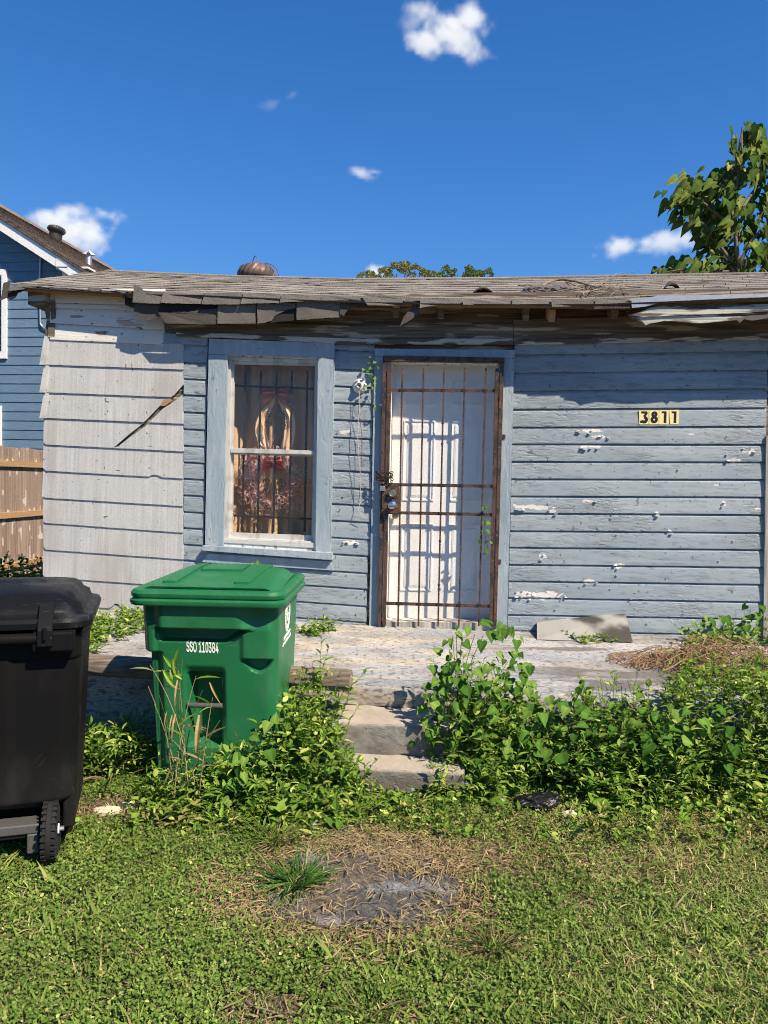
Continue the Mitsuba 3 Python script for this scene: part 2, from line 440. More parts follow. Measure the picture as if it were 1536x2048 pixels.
# ------------------------------------------------------------------ the old house
house = thing('old_house', 'run-down single-storey house with peeling blue clapboard, sagging shingle roof and barred door', 'house')
UL, UR = uz(92, 900)[0], uz(1540, 1000)[0]
ZT = uz(850, 606, 0.0)[1] + 0.04
win_open = [uz(x, y) for x, y in ((450, 704), (640, 712), (632, 1100), (442, 1090))]
door_open = [uz(x, y) for x, y in ((770, 716), (1004, 720), (988, 1262), (757, 1262))]
front = Polygon([(UL + .02, 0.0), (UR, 0.0), (UR, ZT + .06), (UL + .02, ZT)]).difference(Polygon(win_open)).difference(Polygon(door_open))
scene_wall = put(house, 'wall', wall_prism(front, -0.12, 0.0), 'rotten_wood')
put(house, 'wall', to_wall(box((UL + .02, 0.0, -5.6), (UL + .12, ZT, -0.125))), 'flaking_white_board')
put(house, 'wall', to_wall(box((UR - .1, 0.0, -5.6), (UR, ZT, -0.125))), 'flaking_white_board')
put(house, 'wall', to_wall(box((UL + .125, 0.0, -5.6), (UR - .105, ZT, -5.5))), 'flaking_white_board')
put(house, 'ceiling', to_wall(box((UL + .125, ZT - .06, -5.49), (UR - .105, ZT - .02, -0.13))), 'interior')
put(house, 'inner_floor', to_wall(box((UL + .125, PORCH - .1, -5.49), (UR - .105, PORCH - .02, -0.13))), 'interior')
put(house, 'partition', to_wall(box((uz(700, 900)[0], PORCH, -5.45), (uz(700, 900)[0] + .08, ZT - .07, -0.13))), 'interior')
put(house, 'partition', to_wall(box((UL + .14, PORCH, -1.5), (uz(700, 900)[0] - .01, ZT - .07, -1.42))), 'interior')

# clapboards: a cove-topped drop-siding profile swept between two ends
_prof = np.array([(0.0, 0.002), (0.0, 0.0250), (0.05, 0.0262), (0.45, 0.0238), (0.80, 0.0200), (0.86, 0.0165), (0.93, 0.0085), (0.985, 0.0045), (1.0, 0.0040), (1.0, 0.0015)])
rng = np.random.default_rng(7)


def clapboard(left_lo, left_hi, right_lo, right_hi, seed):
    """Ends given as (u, z); lo = lower edge, hi = upper edge."""
    n = max(2, int(abs(right_lo[0] - left_lo[0]) / 0.05))
    s = np.linspace(0, 1, n + 1)
    lo = np.outer(1 - s, left_lo) + np.outer(s, right_lo)
    hi = np.outer(1 - s, left_hi) + np.outer(s, right_hi)
    wob = 0.0012 * (meshkit.fbm(np.stack([lo[:, 0] * 5, lo[:, 1] * 3, 0 * s + seed], -1), 3) - 0.5) * 2
    out = 0.0022 * (meshkit.fbm(np.stack([lo[:, 0] * 2.3, 0 * s + seed * 3.1, 0 * s], -1), 2) - 0.5) * 2
    k = len(_prof)
    v = np.zeros((n + 1, k, 3))
    for i, (fr, d) in enumerate(_prof):
        q = lo * (1 - fr) + hi * fr
        v[:, i, :2] = q
        if fr < 0.2: v[:, i, 1] += wob
        v[:, i, 2] = d + (out * (1 - fr) if d > 0.005 else 0)
    f = []
    for i in range(n):
        for j in range(k):
            a, b = i * k + j, i * k + (j + 1) % k
            f += [[a, a + k, b + k], [a, b + k, b]]
    for j in range(1, k - 1):
        f += [[0, j, j + 1], [n * k, n * k + j + 1, n * k + j]]
    return to_wall((v.reshape(-1, 3), np.array(f)))


def boards(xl, xr, yl, yr, skip=()):
    """yl, yr: the heights in the photograph of the board edges at x = xl and x = xr (functions give the slanting ends)."""
    for i in range(len(yl) - 1):
        if i in skip: continue
        a0, a1 = uz(xl(yl[i]), yl[i]), uz(xl(yl[i + 1]), yl[i + 1])
        b0, b1 = uz(xr(yr[i]), yr[i]), uz(xr(yr[i + 1]), yr[i + 1])
        put(house, 'clapboard', clapboard(a1, a0, b1, b0, i + len(scene)), 'blue_clapboard_paint', smooth=20)


# right of the door
YL = [672, 710, 746, 782, 818, 854, 887, 922, 957, 991, 1025, 1060, 1093, 1127, 1160, 1193, 1227, 1259, 1284]
YR = [666, 703, 740, 777, 815, 852, 888, 923, 958, 993, 1028, 1064, 1098, 1133, 1167, 1202, 1236, 1268, 1296]
boards(lambda y: 1029 - 0.025 * (y - 700), lambda y: 1533 - 0.019 * (y - 700), YL, YR)
# between window and door, and left of the window: the same courses, carried through under the sill
ML = [690, 725, 758, 790, 824, 858, 891, 924, 957, 990, 1023, 1055, 1088, 1120, 1153, 1186, 1218, 1250]
MR = [702, 739, 773, 806, 840, 875, 908, 941, 975, 1008, 1041, 1075, 1108, 1142, 1174, 1208, 1240, 1268]
line = lambda x, i: ML[i] + (MR[i] - ML[i]) * (x - 392) / (705 - 392)
boards(lambda y: 370, lambda y: 417 - 0.02 * (y - 680), [line(370, i) for i in range(13)], [line(414, i) for i in range(13)])
boards(lambda y: 668 - 0.02 * (y - 690), lambda y: 749 - 0.02 * (y - 690), [line(666, i) for i in range(13)], [line(744, i) for i in range(13)])
boards(lambda y: 368, lambda y: 747 - 0.024 * (y - 690), [line(368, i) for i in range(12, 18)], [line(740, i) for i in range(12, 18)])
boards(lambda y: 329, lambda y: 417, [662, line(329, 0)], [672, line(417, 0)])
boards(lambda y: 670, lambda y: 750, [686, line(670, 0)], [689, line(750, 0)])

# curled flakes of paint round the bare patches and along the cracks
rf = np.random.default_rng(31)
fl = []
for a, b, ra, rb in CHIPS:
    for _ in range(5 if ra > .06 else 2):
        an = rf.uniform(0, 2 * math.pi)
        fl.append((a + ra * math.cos(an), b + rb * math.sin(an), rf.uniform(.012, .035)))
for _ in range(26):
    fl.append((*uz(rf.uniform(1040, 1510), rf.uniform(860, 1260)), rf.uniform(.006, .020)))
for _ in range(12):
    fl.append((*uz(rf.uniform(672, 735), rf.uniform(760, 1240)), rf.uniform(.006, .016)))
parts = []
for u_, z_, s_ in fl:
    w_, h_ = s_, s_ * rf.uniform(.25, .6)
    g_ = np.linspace(0, 1, 4)
    rows = []
    for t in g_:                                # fixed along the top, lifting towards the lower edge
        o_ = .0265 + .012 * t * t * (s_ / .02) ** .5
        rows += [(u_ - w_ / 2 * (1 - .3 * rf.random()), z_ - h_ * t, o_), (u_, z_ - h_ * t - .002 * rf.random(), o_ + .001), (u_ + w_ / 2 * (1 - .3 * rf.random()), z_ - h_ * t, o_)]
    parts.append((np.array(rows), np.array([q for i in range(3) for j in range(2) for q in ([3 * i + j, 3 * i + j + 3, 3 * i + j + 4], [3 * i + j, 3 * i + j + 4, 3 * i + j + 1])])))
put(house, 'paint_flake', to_wall(cat(*parts)), 'blue_clapboard_paint', kind='stuff')

# grey mineral shingles on the left, split by a long crack
gl = [676, 730, 785, 836, 889, 941, 995, 1045, 1098, 1153, 1206, 1262]
gr = [685, 740, 796, 848, 903, 957, 1012, 1065, 1118, 1173, 1226, 1282]
crack = [(369, 770), (352, 790), (337, 800), (322, 812), (300, 836), (286, 849), (262, 868), (246, 882), (231, 895), (239, 893), (264, 873), (289, 855), (304, 841), (327, 818), (342, 808), (357, 797), (373, 783)]
crack_uz = Polygon([uz(x, y) for x, y in crack]).buffer(0.0015)
r2 = random.Random(3)
for i in range(11):
    x0 = 95 if i < 3 else 89 - 0.004 * (gl[i] - 850)
    x1 = 369 if i < 9 else 372
    yl0, yl1, yr0, yr1 = gl[i] - 6, gl[i + 1], gr[i] - 6, gr[i + 1]
    n = 46
    xs = np.linspace(x0, x1, n)
    top = [(x, yl0 + (yr0 - yl0) * (x - x0) / (x1 - x0)) for x in xs]
    low = []
    for x in xs:
        y = yl1 + (yr1 - yl1) * (x - x0) / (x1 - x0) + r2.uniform(-0.3, 0.3)
        if i == 4 and 306 < x < 322: y -= 4
        if i == 10 - 1 and 225 < x < 248: y -= 13 - abs(x - 236)
        if x < x0 + 6: y -= (x0 + 6 - x) * r2.uniform(.4, 1.2) if i >= 3 else 0
        low.append((x + (r2.uniform(-2, 2) if x in (xs[0], xs[-1]) else 0), y))
    poly = Polygon([uz(*q) for q in top] + [uz(*q) for q in low[::-1]]).buffer(0)
    pieces = poly.difference(crack_uz)
    for g in sorted(getattr(pieces, 'geoms', [pieces]), key=lambda g: -g.area):
        if g.area < 0.002: continue
        m = extrude(g.simplify(0.0004), 0.007)
        v = np.array(m.vertices)
        zl, zh = g.bounds[1], g.bounds[3]
        t = np.clip((v[:, 1] - zl) / (zh - zl), 0, 1)
        v[:, 2] += 0.005 + 0.016 * (1 - t)
        put(house, 'siding_shingle', to_wall((v, m.faces)), 'grey_asbestos_shingle')
    if i < 3:                                           # flared corner caps
        e = [uz(91, gl[i] - 2), uz(84, gl[i + 1] + 1), uz(95, gl[i + 1] + 1), uz(101, gl[i] - 2)]
        m = extrude([e[0], e[3], e[2], e[1]][::-1], 0.012)
        v = np.array(m.vertices); v[:, 2] += 0.008 + 0.02 * (v[:, 1] < (e[0][1] + e[1][1]) / 2)
        put(house, 'corner_cap', to_wall((v, m.faces)), 'vinyl_white')
put(house, 'torn_lath', px_prism([(321, 812), (326, 800), (340, 797), (345, 800), (330, 812)], 0.017, 0.021), 'sheathing_wood')

# white boards under the eave, bare corner studs
for (a, b, c, d) in ((580, 606, 578, 613), (606, 616, 613, 622), (616, 647, 622, 660), (648, 680, 660, 690)):
    put(house, 'white_board', clapboard(uz(103, b), uz(103, a), uz(331, d), uz(331, c), len(scene)), 'flaking_white_board', smooth=20)
put(house, 'corner_stud', px_prism([(89, 577), (103, 577), (106, 640), (104, 674), (90, 676), (93, 640), (88, 612)], 0.004, 0.020), 'rotten_wood')
put(house, 'corner_stud', px_prism([(100, 600), (110, 598), (111, 636), (102, 640)], 0.0205, 0.030), 'rotten_wood')
put(house, 'corner_stud', px_prism([(96, 650), (109, 648), (109, 672), (96, 674)], 0.0205, 0.030), 'rotten_wood')

# frieze above the blue boards
put(house, 'frieze_board', px_prism([(330, 640), (700, 652), (1026, 648), (1026, 676), (700, 676), (330, 664)], 0.024, 0.042), 'rotten_wood')
put(house, 'frieze_board', px_prism([(1027, 640), (1540, 624), (1540, 672), (1027, 679)], 0.024, 0.040), 'rotten_wood')
put(house, 'moulding', px_prism([(352, 664), (700, 677), (1026, 677), (1026, 689), (700, 688), (352, 671)], 0.024, 0.056), 'weathered_white_fascia')
put(house, 'moulding', px_prism([(1027, 680), (1540, 671), (1540, 678), (1027, 689)], 0.024, 0.052), 'weathered_white_fascia')
put(house, 'skirt_board', px_prism([(560, 1252), (752, 1249), (752, 1262), (560, 1270)], 0.004, 0.030), 'rotten_wood')
put(house, 'corner_post', px_prism([(1533, 872), (1552, 870), (1552, 1330), (1526, 1330)], 0.026, 0.046), 'grey_wood')

# ------------------------------------------------------------------ window
wn = f'{house}__window'


def frame_prism(outer, inner, v0, v1):
    return wall_prism(Polygon([uz(*q, v1) for q in outer], [[uz(*q, v1) for q in inner]]), v0, v1)


put(wn, 'casing', px_prism([(418, 677), (669, 687), (668.5, 716), (417, 708)], 0.0225, 0.052), 'blue_trim_paint')
put(wn, 'casing', px_prism([(417, 709), (455, 710), (446, 1092), (410, 1089)], 0.0225, 0.050), 'blue_trim_paint')
put(wn, 'casing', px_prism([(636, 716), (668.5, 717), (661, 1108), (631, 1106)], 0.0225, 0.050), 'blue_trim_paint')
put(wn, 'sill', px_prism([(405, 1091), (663, 1106), (664, 1120), (404, 1101)], -0.06, 0.095), 'blue_trim_paint')
put(wn, 'apron', px_prism([(416, 1107), (660, 1123), (667, 1141), (404, 1124)], 0.0225, 0.046), 'blue_trim_paint')
put(wn, 'jamb', frame_prism([(446, 704), (643, 713), (633, 1104), (440, 1091)], [(455, 712), (637, 719), (629, 1096), (447, 1085)], -0.10, 0.020), 'jamb_paint')
put(wn, 'frame', frame_prism([(455, 713), (637, 720), (629, 1095), (447, 1084)], [(462, 720), (634, 727), (626, 1083), (457, 1076)], -0.075, 0.012), 'vinyl_white')
put(wn, 'upper_sash', frame_prism([(462, 720), (634, 727), (631, 908), (461, 904)], [(468, 728), (630, 731), (627, 901), (465, 896)], -0.045, -0.012), 'vinyl_white')
put(wn, 'lower_sash', frame_prism([(461, 899), (630, 903), (626, 1082), (457, 1075)], [(466, 909), (626, 913), (623, 1071), (464, 1065)], -0.075, -0.048), 'vinyl_white')
put(wn, 'meeting_rail', px_prism([(461, 897), (630, 902), (630, 909), (461, 905)], -0.046, 0.006), 'vinyl_white')
put(wn, 'storm_sill', px_prism([(447, 1078), (630, 1086), (630, 1096), (447, 1085)], -0.05, 0.030), 'vinyl_white')


def pane(pts, v):
    q = [W(*uz(x, y, v), v) for x, y in pts]
    return np.array(q), np.array([[0, 2, 1], [0, 3, 2]])


put(wn, 'pane', pane([(468, 728), (630, 731), (627, 901), (465, 896)], -0.030), 'window_glass')
put(wn, 'pane', pane([(466, 909), (626, 913), (623, 1071), (464, 1065)], -0.062), 'window_glass')

# iron grille behind the glass
VG = -0.095
gk = thing('window_grille', 'black iron burglar grille with scrolls behind the window glass', 'window grille')
P3 = lambda x, y, v: W(*uz(x, y, v), v)
for xt, xb in ((491, 484), (522, 515), (553, 547), (584, 578), (615, 609)):
    put(gk, 'bar', bar(P3(xt, 742, VG), P3(xb, 1064, VG), 0.014, 0.014, NW), 'black_iron')
put(gk, 'crossbar', bar(P3(462, 771, VG), P3(634, 778, VG), 0.016, 0.012, NW), 'black_iron')
put(gk, 'crossbar', bar(P3(460, 1031, VG), P3(628, 1038, VG), 0.016, 0.012, NW), 'black_iron')
for cx, cy, s in ((537, 829, 1), (568, 830, -1), (537, 848, 1), (568, 850, -1), (534, 963, 1), (564, 965, -1), (534, 982, 1), (563, 984, -1), (536, 1018, 1), (562, 1019, -1)):
    a = np.linspace(0, 3.6 * math.pi, 34)
    c = P3(cx, cy, VG)
    rr = 0.005 + 0.030 * a / a[-1]
    put(gk, 'scroll', tube(c + np.outer(rr * np.cos(a) * s, TW) + np.outer(rr * np.sin(a), UZ) + 0.0 * NW, 0.0038, 5), 'black_iron', smooth=True)

# curtain, wreath, bows
nu = 60
cv = []
uu = np.linspace(uz(440, 900)[0] - .15, uz(650, 900)[0] + .2, nu)
zz = np.linspace(uz(540, 1110)[1] - .1, ZT - .1, 8)
cv = np.array([[u, z, -0.285 + 0.030 * math.sin(u * 38 + 0.7 * math.sin(z * 3)) + 0.02 * math.sin(u * 17 + z)] for z in zz for u in uu])
cf = [[i * nu + j, i * nu + j + 1, (i + 1) * nu + j + 1] for i in range(7) for j in range(nu - 1)] + [[i * nu + j, (i + 1) * nu + j + 1, (i + 1) * nu + j] for i in range(7) for j in range(nu - 1)]
single('curtain', to_wall((cv, np.array(cf))), 'curtain_cloth', 'tan cloth curtain hanging in folds behind the wreath in the window', 'curtain', smooth=True)
mat('tinsel', (0.70, 0.42, 0.40), 0.3, metallic=0.35)
mat('tinsel_pale', (0.85, 0.70, 0.64), 0.22, metallic=0.5)
mat('red_ribbon', (0.62, 0.085, 0.035), 0.45, sheen=0.4)
mat('salmon_ribbon', (0.50, 0.20, 0.125), 0.6, sheen=0.4)
mat('cream_ribbon', (0.68, 0.46, 0.27), 0.6, sheen=0.4)
wk = thing('wreath', 'pink curly tinsel wreath hanging in the lower half of the window', 'wreath')
r3 = np.random.default_rng(11)
wc = P3(541, 958, -0.195)
for name, m, cnt in (('tinsel', 'tinsel', 210), ('pale_tinsel', 'tinsel_pale', 90)):
    parts = []
    for _ in range(cnt):
        a = r3.uniform(0, 2 * math.pi)
        R = 0.195 + r3.normal(0, 0.045)
        c = wc + TW * R * math.cos(a) + UZ * R * 1.12 * math.sin(a) + NW * r3.normal(0, 0.022)
        t = np.linspace(0, r3.uniform(5, 9), 14)
        e1 = r3.normal(size=3); e1 /= np.linalg.norm(e1)
        e2 = np.cross(e1, r3.normal(size=3)); e2 /= np.linalg.norm(e2)
        e3 = np.cross(e1, e2)
        rad = r3.uniform(.014, .034)
        parts.append(tube(c + np.outer(rad * np.cos(t), e1) + np.outer(rad * np.sin(t), e2) + np.outer((t - 3) * .006, e3), 0.0030, 3, False))
    put(wk, name, cat(*parts), m, kind='stuff')


def ribbon(center, widths, normal_wobble=0.0, across=None):
    """A folded ribbon: a strip of the given widths along the centre line."""
    c = np.asarray(center, float)
    t = np.gradient(c, axis=0); t /= np.linalg.norm(t, axis=1, keepdims=True)
    s = np.cross(t, NW); s /= np.linalg.norm(s, axis=1, keepdims=True)
    k = 7
    v = []
    for j in range(k):
        q = j / (k - 1) - 0.5
        v.append(c + s * (np.asarray(widths)[:, None] * q) + NW * (normal_wobble * math.cos(q * 9)))
    v = np.stack(v, 1).reshape(-1, 3)
    n = len(c)
    f = [[i * k + j, i * k + j + 1, (i + 1) * k + j + 1] for i in range(n - 1) for j in range(k - 1)] + [[i * k + j, (i + 1) * k + j + 1, (i + 1) * k + j] for i in range(n - 1) for j in range(k - 1)]
    return v, np.array(f)


def bow(key, cx, cy, v, size, mt):
    o = P3(cx, cy, v)
    for s in (-1, 1):                               # a pleated fan on each side of the knot
        a, b = np.meshgrid(np.linspace(0, 1, 12), np.linspace(-1, 1, 25), indexing='ij')
        hgt = size * (0.12 + 0.62 * a ** .7) * (1 - .12 * a ** 3)
        V = o + (s * size * a * (1 - .16 * b ** 2))[..., None] * TW + (b * hgt - .10 * size * a)[..., None] * UZ + (.035 * np.cos(b * 8 + s) * (.25 + .75 * a) * (1 - .4 * a) + .03 * np.sin(a * 3))[..., None] * NW
        k = 25
        f = [[i * k + j, i * k + j + 1, (i + 1) * k + j + 1] for i in range(11) for j in range(k - 1)] + [[i * k + j, (i + 1) * k + j + 1, (i + 1) * k + j] for i in range(11) for j in range(k - 1)]
        put(key, 'loop', (V.reshape(-1, 3), np.array(f)), mt, smooth=True)
    put(key, 'knot', tube([o + UZ * size * .22, o + NW * .02, o - UZ * size * .22], [size * .10, size * .16, size * .10], 10), mt, smooth=True)


bk = thing('ribbon_bow', 'large salmon ribbon bow with two long tails above the wreath', 'bow')
bow(bk, 553, 786, -0.175, 0.125, 'salmon_ribbon')
for pts in ([(549, 796), (538, 815), (524, 838), (521, 862), (531, 896), (536, 915)], [(557, 796), (566, 812), (578, 832), (580, 858), (574, 890), (570, 915)]):
    c = spline([P3(x, y, -0.165) for x, y in pts], 18)
    put(bk, 'tail', ribbon(c, np.interp(np.linspace(0, 1, 18), [0, .15, .5, 1], [.02, .05, .085, .09]), 0.015), 'cream_ribbon', smooth=True)
b2 = thing('ribbon_bow', 'small red ribbon bow fixed on top of the wreath', 'bow')
bow(b2, 546, 930, -0.145, 0.085, 'red_ribbon')

# ------------------------------------------------------------------ front door and its trim
dn = f'{house}__front_door'
VD = -0.135
door_q = [(783, 722), (996, 726), (984, 1242), (770, 1239)]
DQ = [uz(x, y, VD) for x, y in door_q]


def dpt(a, b):                                  # a across, b down, both 0..1, on the door face
    p, q, r_, s = map(np.array, DQ)
    return tuple((p * (1 - a) + q * a) * (1 - b) + (s * (1 - a) + r_ * a) * b)


put(dn, 'slab', wall_prism(DQ, VD - 0.045, VD), 'door_white')
for (a0, a1) in ((0.135, 0.43), (0.575, 0.87)):
    for (b0, b1) in ((0.075, 0.165), (0.225, 0.535), (0.625, 0.885)):
        o = Polygon([dpt(a0, b0), dpt(a1, b0), dpt(a1, b1), dpt(a0, b1)])
        w1, w2, w3 = o.buffer(-0.010, join_style=2), o.buffer(-0.032, join_style=2), o.buffer(-0.040, join_style=2)
        k = put(dn, 'panel', cat(wall_prism(o.difference(w1), VD, VD + 0.0085), wall_prism(w2.difference(w3), VD, VD + 0.005), wall_prism(w3, VD, VD + 0.0075)), 'door_white')
put(dn, 'door_knob', lathe([(0.028, 0), (0.028, .006), (0.012, .01), (0.012, .03), (0.024, .036), (0.029, .05), (0.024, .062), (0, .066)], 20, (W(*uz(792, 1029, VD), VD), NW)), 'brass', smooth=40)
put(dn, 'jamb', px_prism([(771, 718), (783, 722), (770, 1256), (757, 1258)], -0.18, 0.018), 'jamb_paint')
put(dn, 'jamb', px_prism([(995, 722), (1004, 720), (989, 1256), (982, 1256)], -0.18, 0.018), 'jamb_paint')
put(dn, 'jamb', px_prism([(772, 713), (1004, 717), (1003, 727), (783, 723)], -0.18, 0.0175), 'jamb_paint')
put(dn, 'threshold', px_prism([(757, 1243), (988, 1246), (988, 1262), (757, 1262)], -0.18, 0.060), 'grey_wood')
put(dn, 'casing', px_prism([(749, 697), (1030, 700), (1029, 717), (749, 713)], 0.0225, 0.048), 'blue_trim_paint')
put(dn, 'casing', px_prism([(749, 714), (772, 714), (757, 1258), (738, 1256)], 0.0225, 0.046), 'blue_trim_paint')
put(dn, 'casing', px_prism([(1003, 717), (1029, 718), (1014, 1264), (988, 1262)], 0.0225, 0.046), 'blue_trim_paint')

# ------------------------------------------------------------------ iron gate
gt = thing('security_gate', 'rusty iron bar gate mounted over the white front door', 'gate')
V1, V2 = 0.0482, 0.098                             # outer frame lies on the casing; leaf stands proud
put(gt, 'frame', px_prism([(766, 711), (1009, 715), (1009, 725), (766, 722)], V1, V2), 'rusty_iron')
put(gt, 'frame', px_prism([(766, 723), (772.5, 723), (761.5, 1257), (755.5, 1257)], V1, V2), 'rusty_iron')
put(gt, 'frame', px_prism([(1000.5, 726), (1008, 726), (993, 1258), (986.5, 1258)], V1, V2), 'rusty_iron')
put(gt, 'stile', px_prism([(775, 737), (782, 737), (771, 1252), (764.5, 1252)], V1, V2 + .004), 'rusty_iron')
put(gt, 'stile', px_prism([(991, 737), (998, 737), (985, 1250), (978.5, 1250)], V1, V2 + .004), 'rusty_iron')
lerp = lambda a, b, t: a + (b - a) * t
VB = V2 - 0.004
bars_x = ((804.5, 796), (847, 836.7), (888, 876), (929.3, 917.7), (971.8, 957.5))
for xt, xb in bars_x:
    put(gt, 'bar', bar(P3(xt, 737, VB), P3(xb, 1252, VB), 0.013, 0.013, NW), 'rusty_iron')
for (y0, y1) in ((780.5, 781.5), (969, 972.5), (1025, 1029.5), (1206.5, 1212.5)):
    t0 = (y0 - 737) / 515
    xa, xb = lerp(781, 770.5, t0), lerp(992, 979, t0)
    put(gt, 'crossbar', bar(P3(xa, y0, VB - .012), P3(xb, y1, VB - .012), 0.024, 0.010, NW), 'rusty_iron')
for i, (y0) in enumerate((781, 970.5, 1027, 1209)):
    for xt, xb in bars_x:
        x = lerp(xt, xb, (y0 - 737) / 515)
        c = P3(x, y0 + (x - 880) * .012, VB)
        put(gt, 'joint', bar(c - TW * .013, c + TW * .013, 0.020, 0.019, NW), 'black_iron')
for y in (846, 888, 1082, 1170):
    c = P3(lerp(888, 876, (y - 737) / 515), y, VB)
    put(gt, 'weld', trimesh.creation.icosphere(1, 0.011).apply_translation(c), 'black_iron', smooth=True)
put(gt, 'lock_box', px_prism([(765, 968), (797, 968), (797, 1027), (763, 1027)], V1 - .01, V2 + .010), 'rusty_iron')
pl = put(gt, 'lock_plate', wall_prism(Polygon([uz(764, 974, .112), (uz(790, 974, .112)), uz(796, 981, .112), uz(796, 1016, .112), uz(764, 1017, .112)]), V2 + .010, V2 + .014), 'rusty_iron')
put(gt, 'lock_cylinder', lathe([(0.031, 0), (0.031, .022), (0.026, .030), (0.018, .031), (0.016, .027), (0.006, .027), (0.0, .024)], 24, (P3(785, 987, V2 + .014), NW)), 'brass', smooth=40)
put(gt, 'knob', lathe([(0.033, 0), (0.033, .008), (0.016, .014), (0.016, .026), (0.026, .032), (0.032, .048), (0.028, .062), (0.016, .068), (0, .068)], 24, (P3(784.5, 1010, V2 + .014), NW)), 'chrome_knob', smooth=40)
for y in (805, 1050, 1215):
    t = (y - 726) / 532
    c = P3(lerp(1001, 988, t), y, V2)
    put(gt, 'hinge', tube([c - UZ * .045, c + UZ * .045], 0.012, 10), 'rusty_iron', smooth=40)
for (x, y) in ((1007, 874), (998.5, 1124)):
    put(gt, 'bracket', px_prism([(x - 5, y - 5), (x + 4, y - 5), (x + 4, y + 3), (x - 5, y + 3)], 0.047, 0.056), 'rusty_iron')
# chain and padlock
ck = thing('chain', 'rusty chain wound round the gate stile above the padlock', 'chain')
r4 = np.random.default_rng(5)
links = []
for loop in range(4):
    for j in range(9):
        a = j / 9 * math.pi
        c0 = P3(769, 944 + loop * 5, V2 + .01)
        c = c0 + TW * (0.058 * math.cos(a) * (1 if loop % 2 else -1)) + NW * 0.030 * math.sin(a) + UZ * (-0.026 * math.sin(a) * (loop % 2) + r4.normal(0, .006))
        e1 = TW * math.cos(a + 1.2) + UZ * r4.normal(0, .5) + NW * r4.normal(0, .4); e1 /= np.linalg.norm(e1)
        e2 = np.cross(e1, r4.normal(size=3)); e2 /= np.linalg.norm(e2)
        t = np.linspace(0, 2 * math.pi, 11)
        put(ck, 'link', tube(c + np.outer(.015 * np.cos(t), e1) + np.outer(.008 * np.sin(t), e2), 0.0030, 5, False), 'rusty_iron', smooth=True)
kk = thing('padlock', 'small scratched steel padlock hanging from the rusty chain', 'padlock')
pc = P3(765, 977, V2 + .03)
m = rbox((-.020, -.019, -.011), (.020, .019, .011), .004)
put(kk, 'body', (pc + m[0][:, :1] * TW + m[0][:, 1:2] * UZ + m[0][:, 2:3] * NW, m[1]), 'galvanised', smooth=40)
t = np.linspace(0, math.pi, 12)
put(kk, 'shackle', tube(np.vstack([pc + TW * .012 + UZ * .018, pc + UZ * .03 + np.outer(.012 * np.cos(t), TW) + np.outer(.014 * np.sin(t), UZ), pc - TW * .012 + UZ * .018]), 0.0032, 6), 'steel', smooth=True)

# ------------------------------------------------------------------ lamp base, wires
lk = thing('lamp_holder', 'white porcelain lamp holder without a bulb between window and door', 'lamp holder')
lc = P3(720, 773, 0.022)
put(lk, 'base', lathe([(0.056, 0), (0.056, .012), (0.046, .026), (0.030, .034), (0.030, .05), (0.024, .052), (0.0, .05)], 28, (lc, NW)), 'porcelain', smooth=40)
put(lk, 'socket', lathe([(0.0215, .0525), (0.0215, .066), (0.0185, .066), (0.0185, .053)], 24, (lc, NW)), 'brass', smooth=40)
put(lk, 'contact', lathe([(0.008, .0525), (0.007, .058), (0, .060)], 12, (lc, NW)), 'black_iron', smooth=40)
mat('wire_white', (0.55, 0.42, 0.36), 0.6)
mat('wire_dark', (0.05, 0.035, 0.03), 0.6)
wires = [('wire_white', 'pale loose wire dangling from the lamp holder, longest of the two', [(718, 782, .08), (719, 800, .09), (717, 840, .085), (716, 890, .09), (720, 940, .09), (721, 980, .08), (719, 1010, .075), (717, 1022, .08), (722, 1028, .08), (729, 1036, .07)]),
         ('wire_dark', 'dark frayed wire hanging beside the pale one under the lamp holder', [(723, 780, .07), (719, 802, .075), (717, 825, .07), (721, 850, .07), (724, 890, .075), (722, 940, .075), (719, 985, .07), (716, 1005, .06), (712, 1012, .05)])]
for mt, lab, pts in wires:
    single('wire', tube(spline([P3(x, y, v) for x, y, v in pts], 60), 0.0022 if mt == 'wire_white' else 0.0018, 5), mt, lab, 'wire', smooth=True)

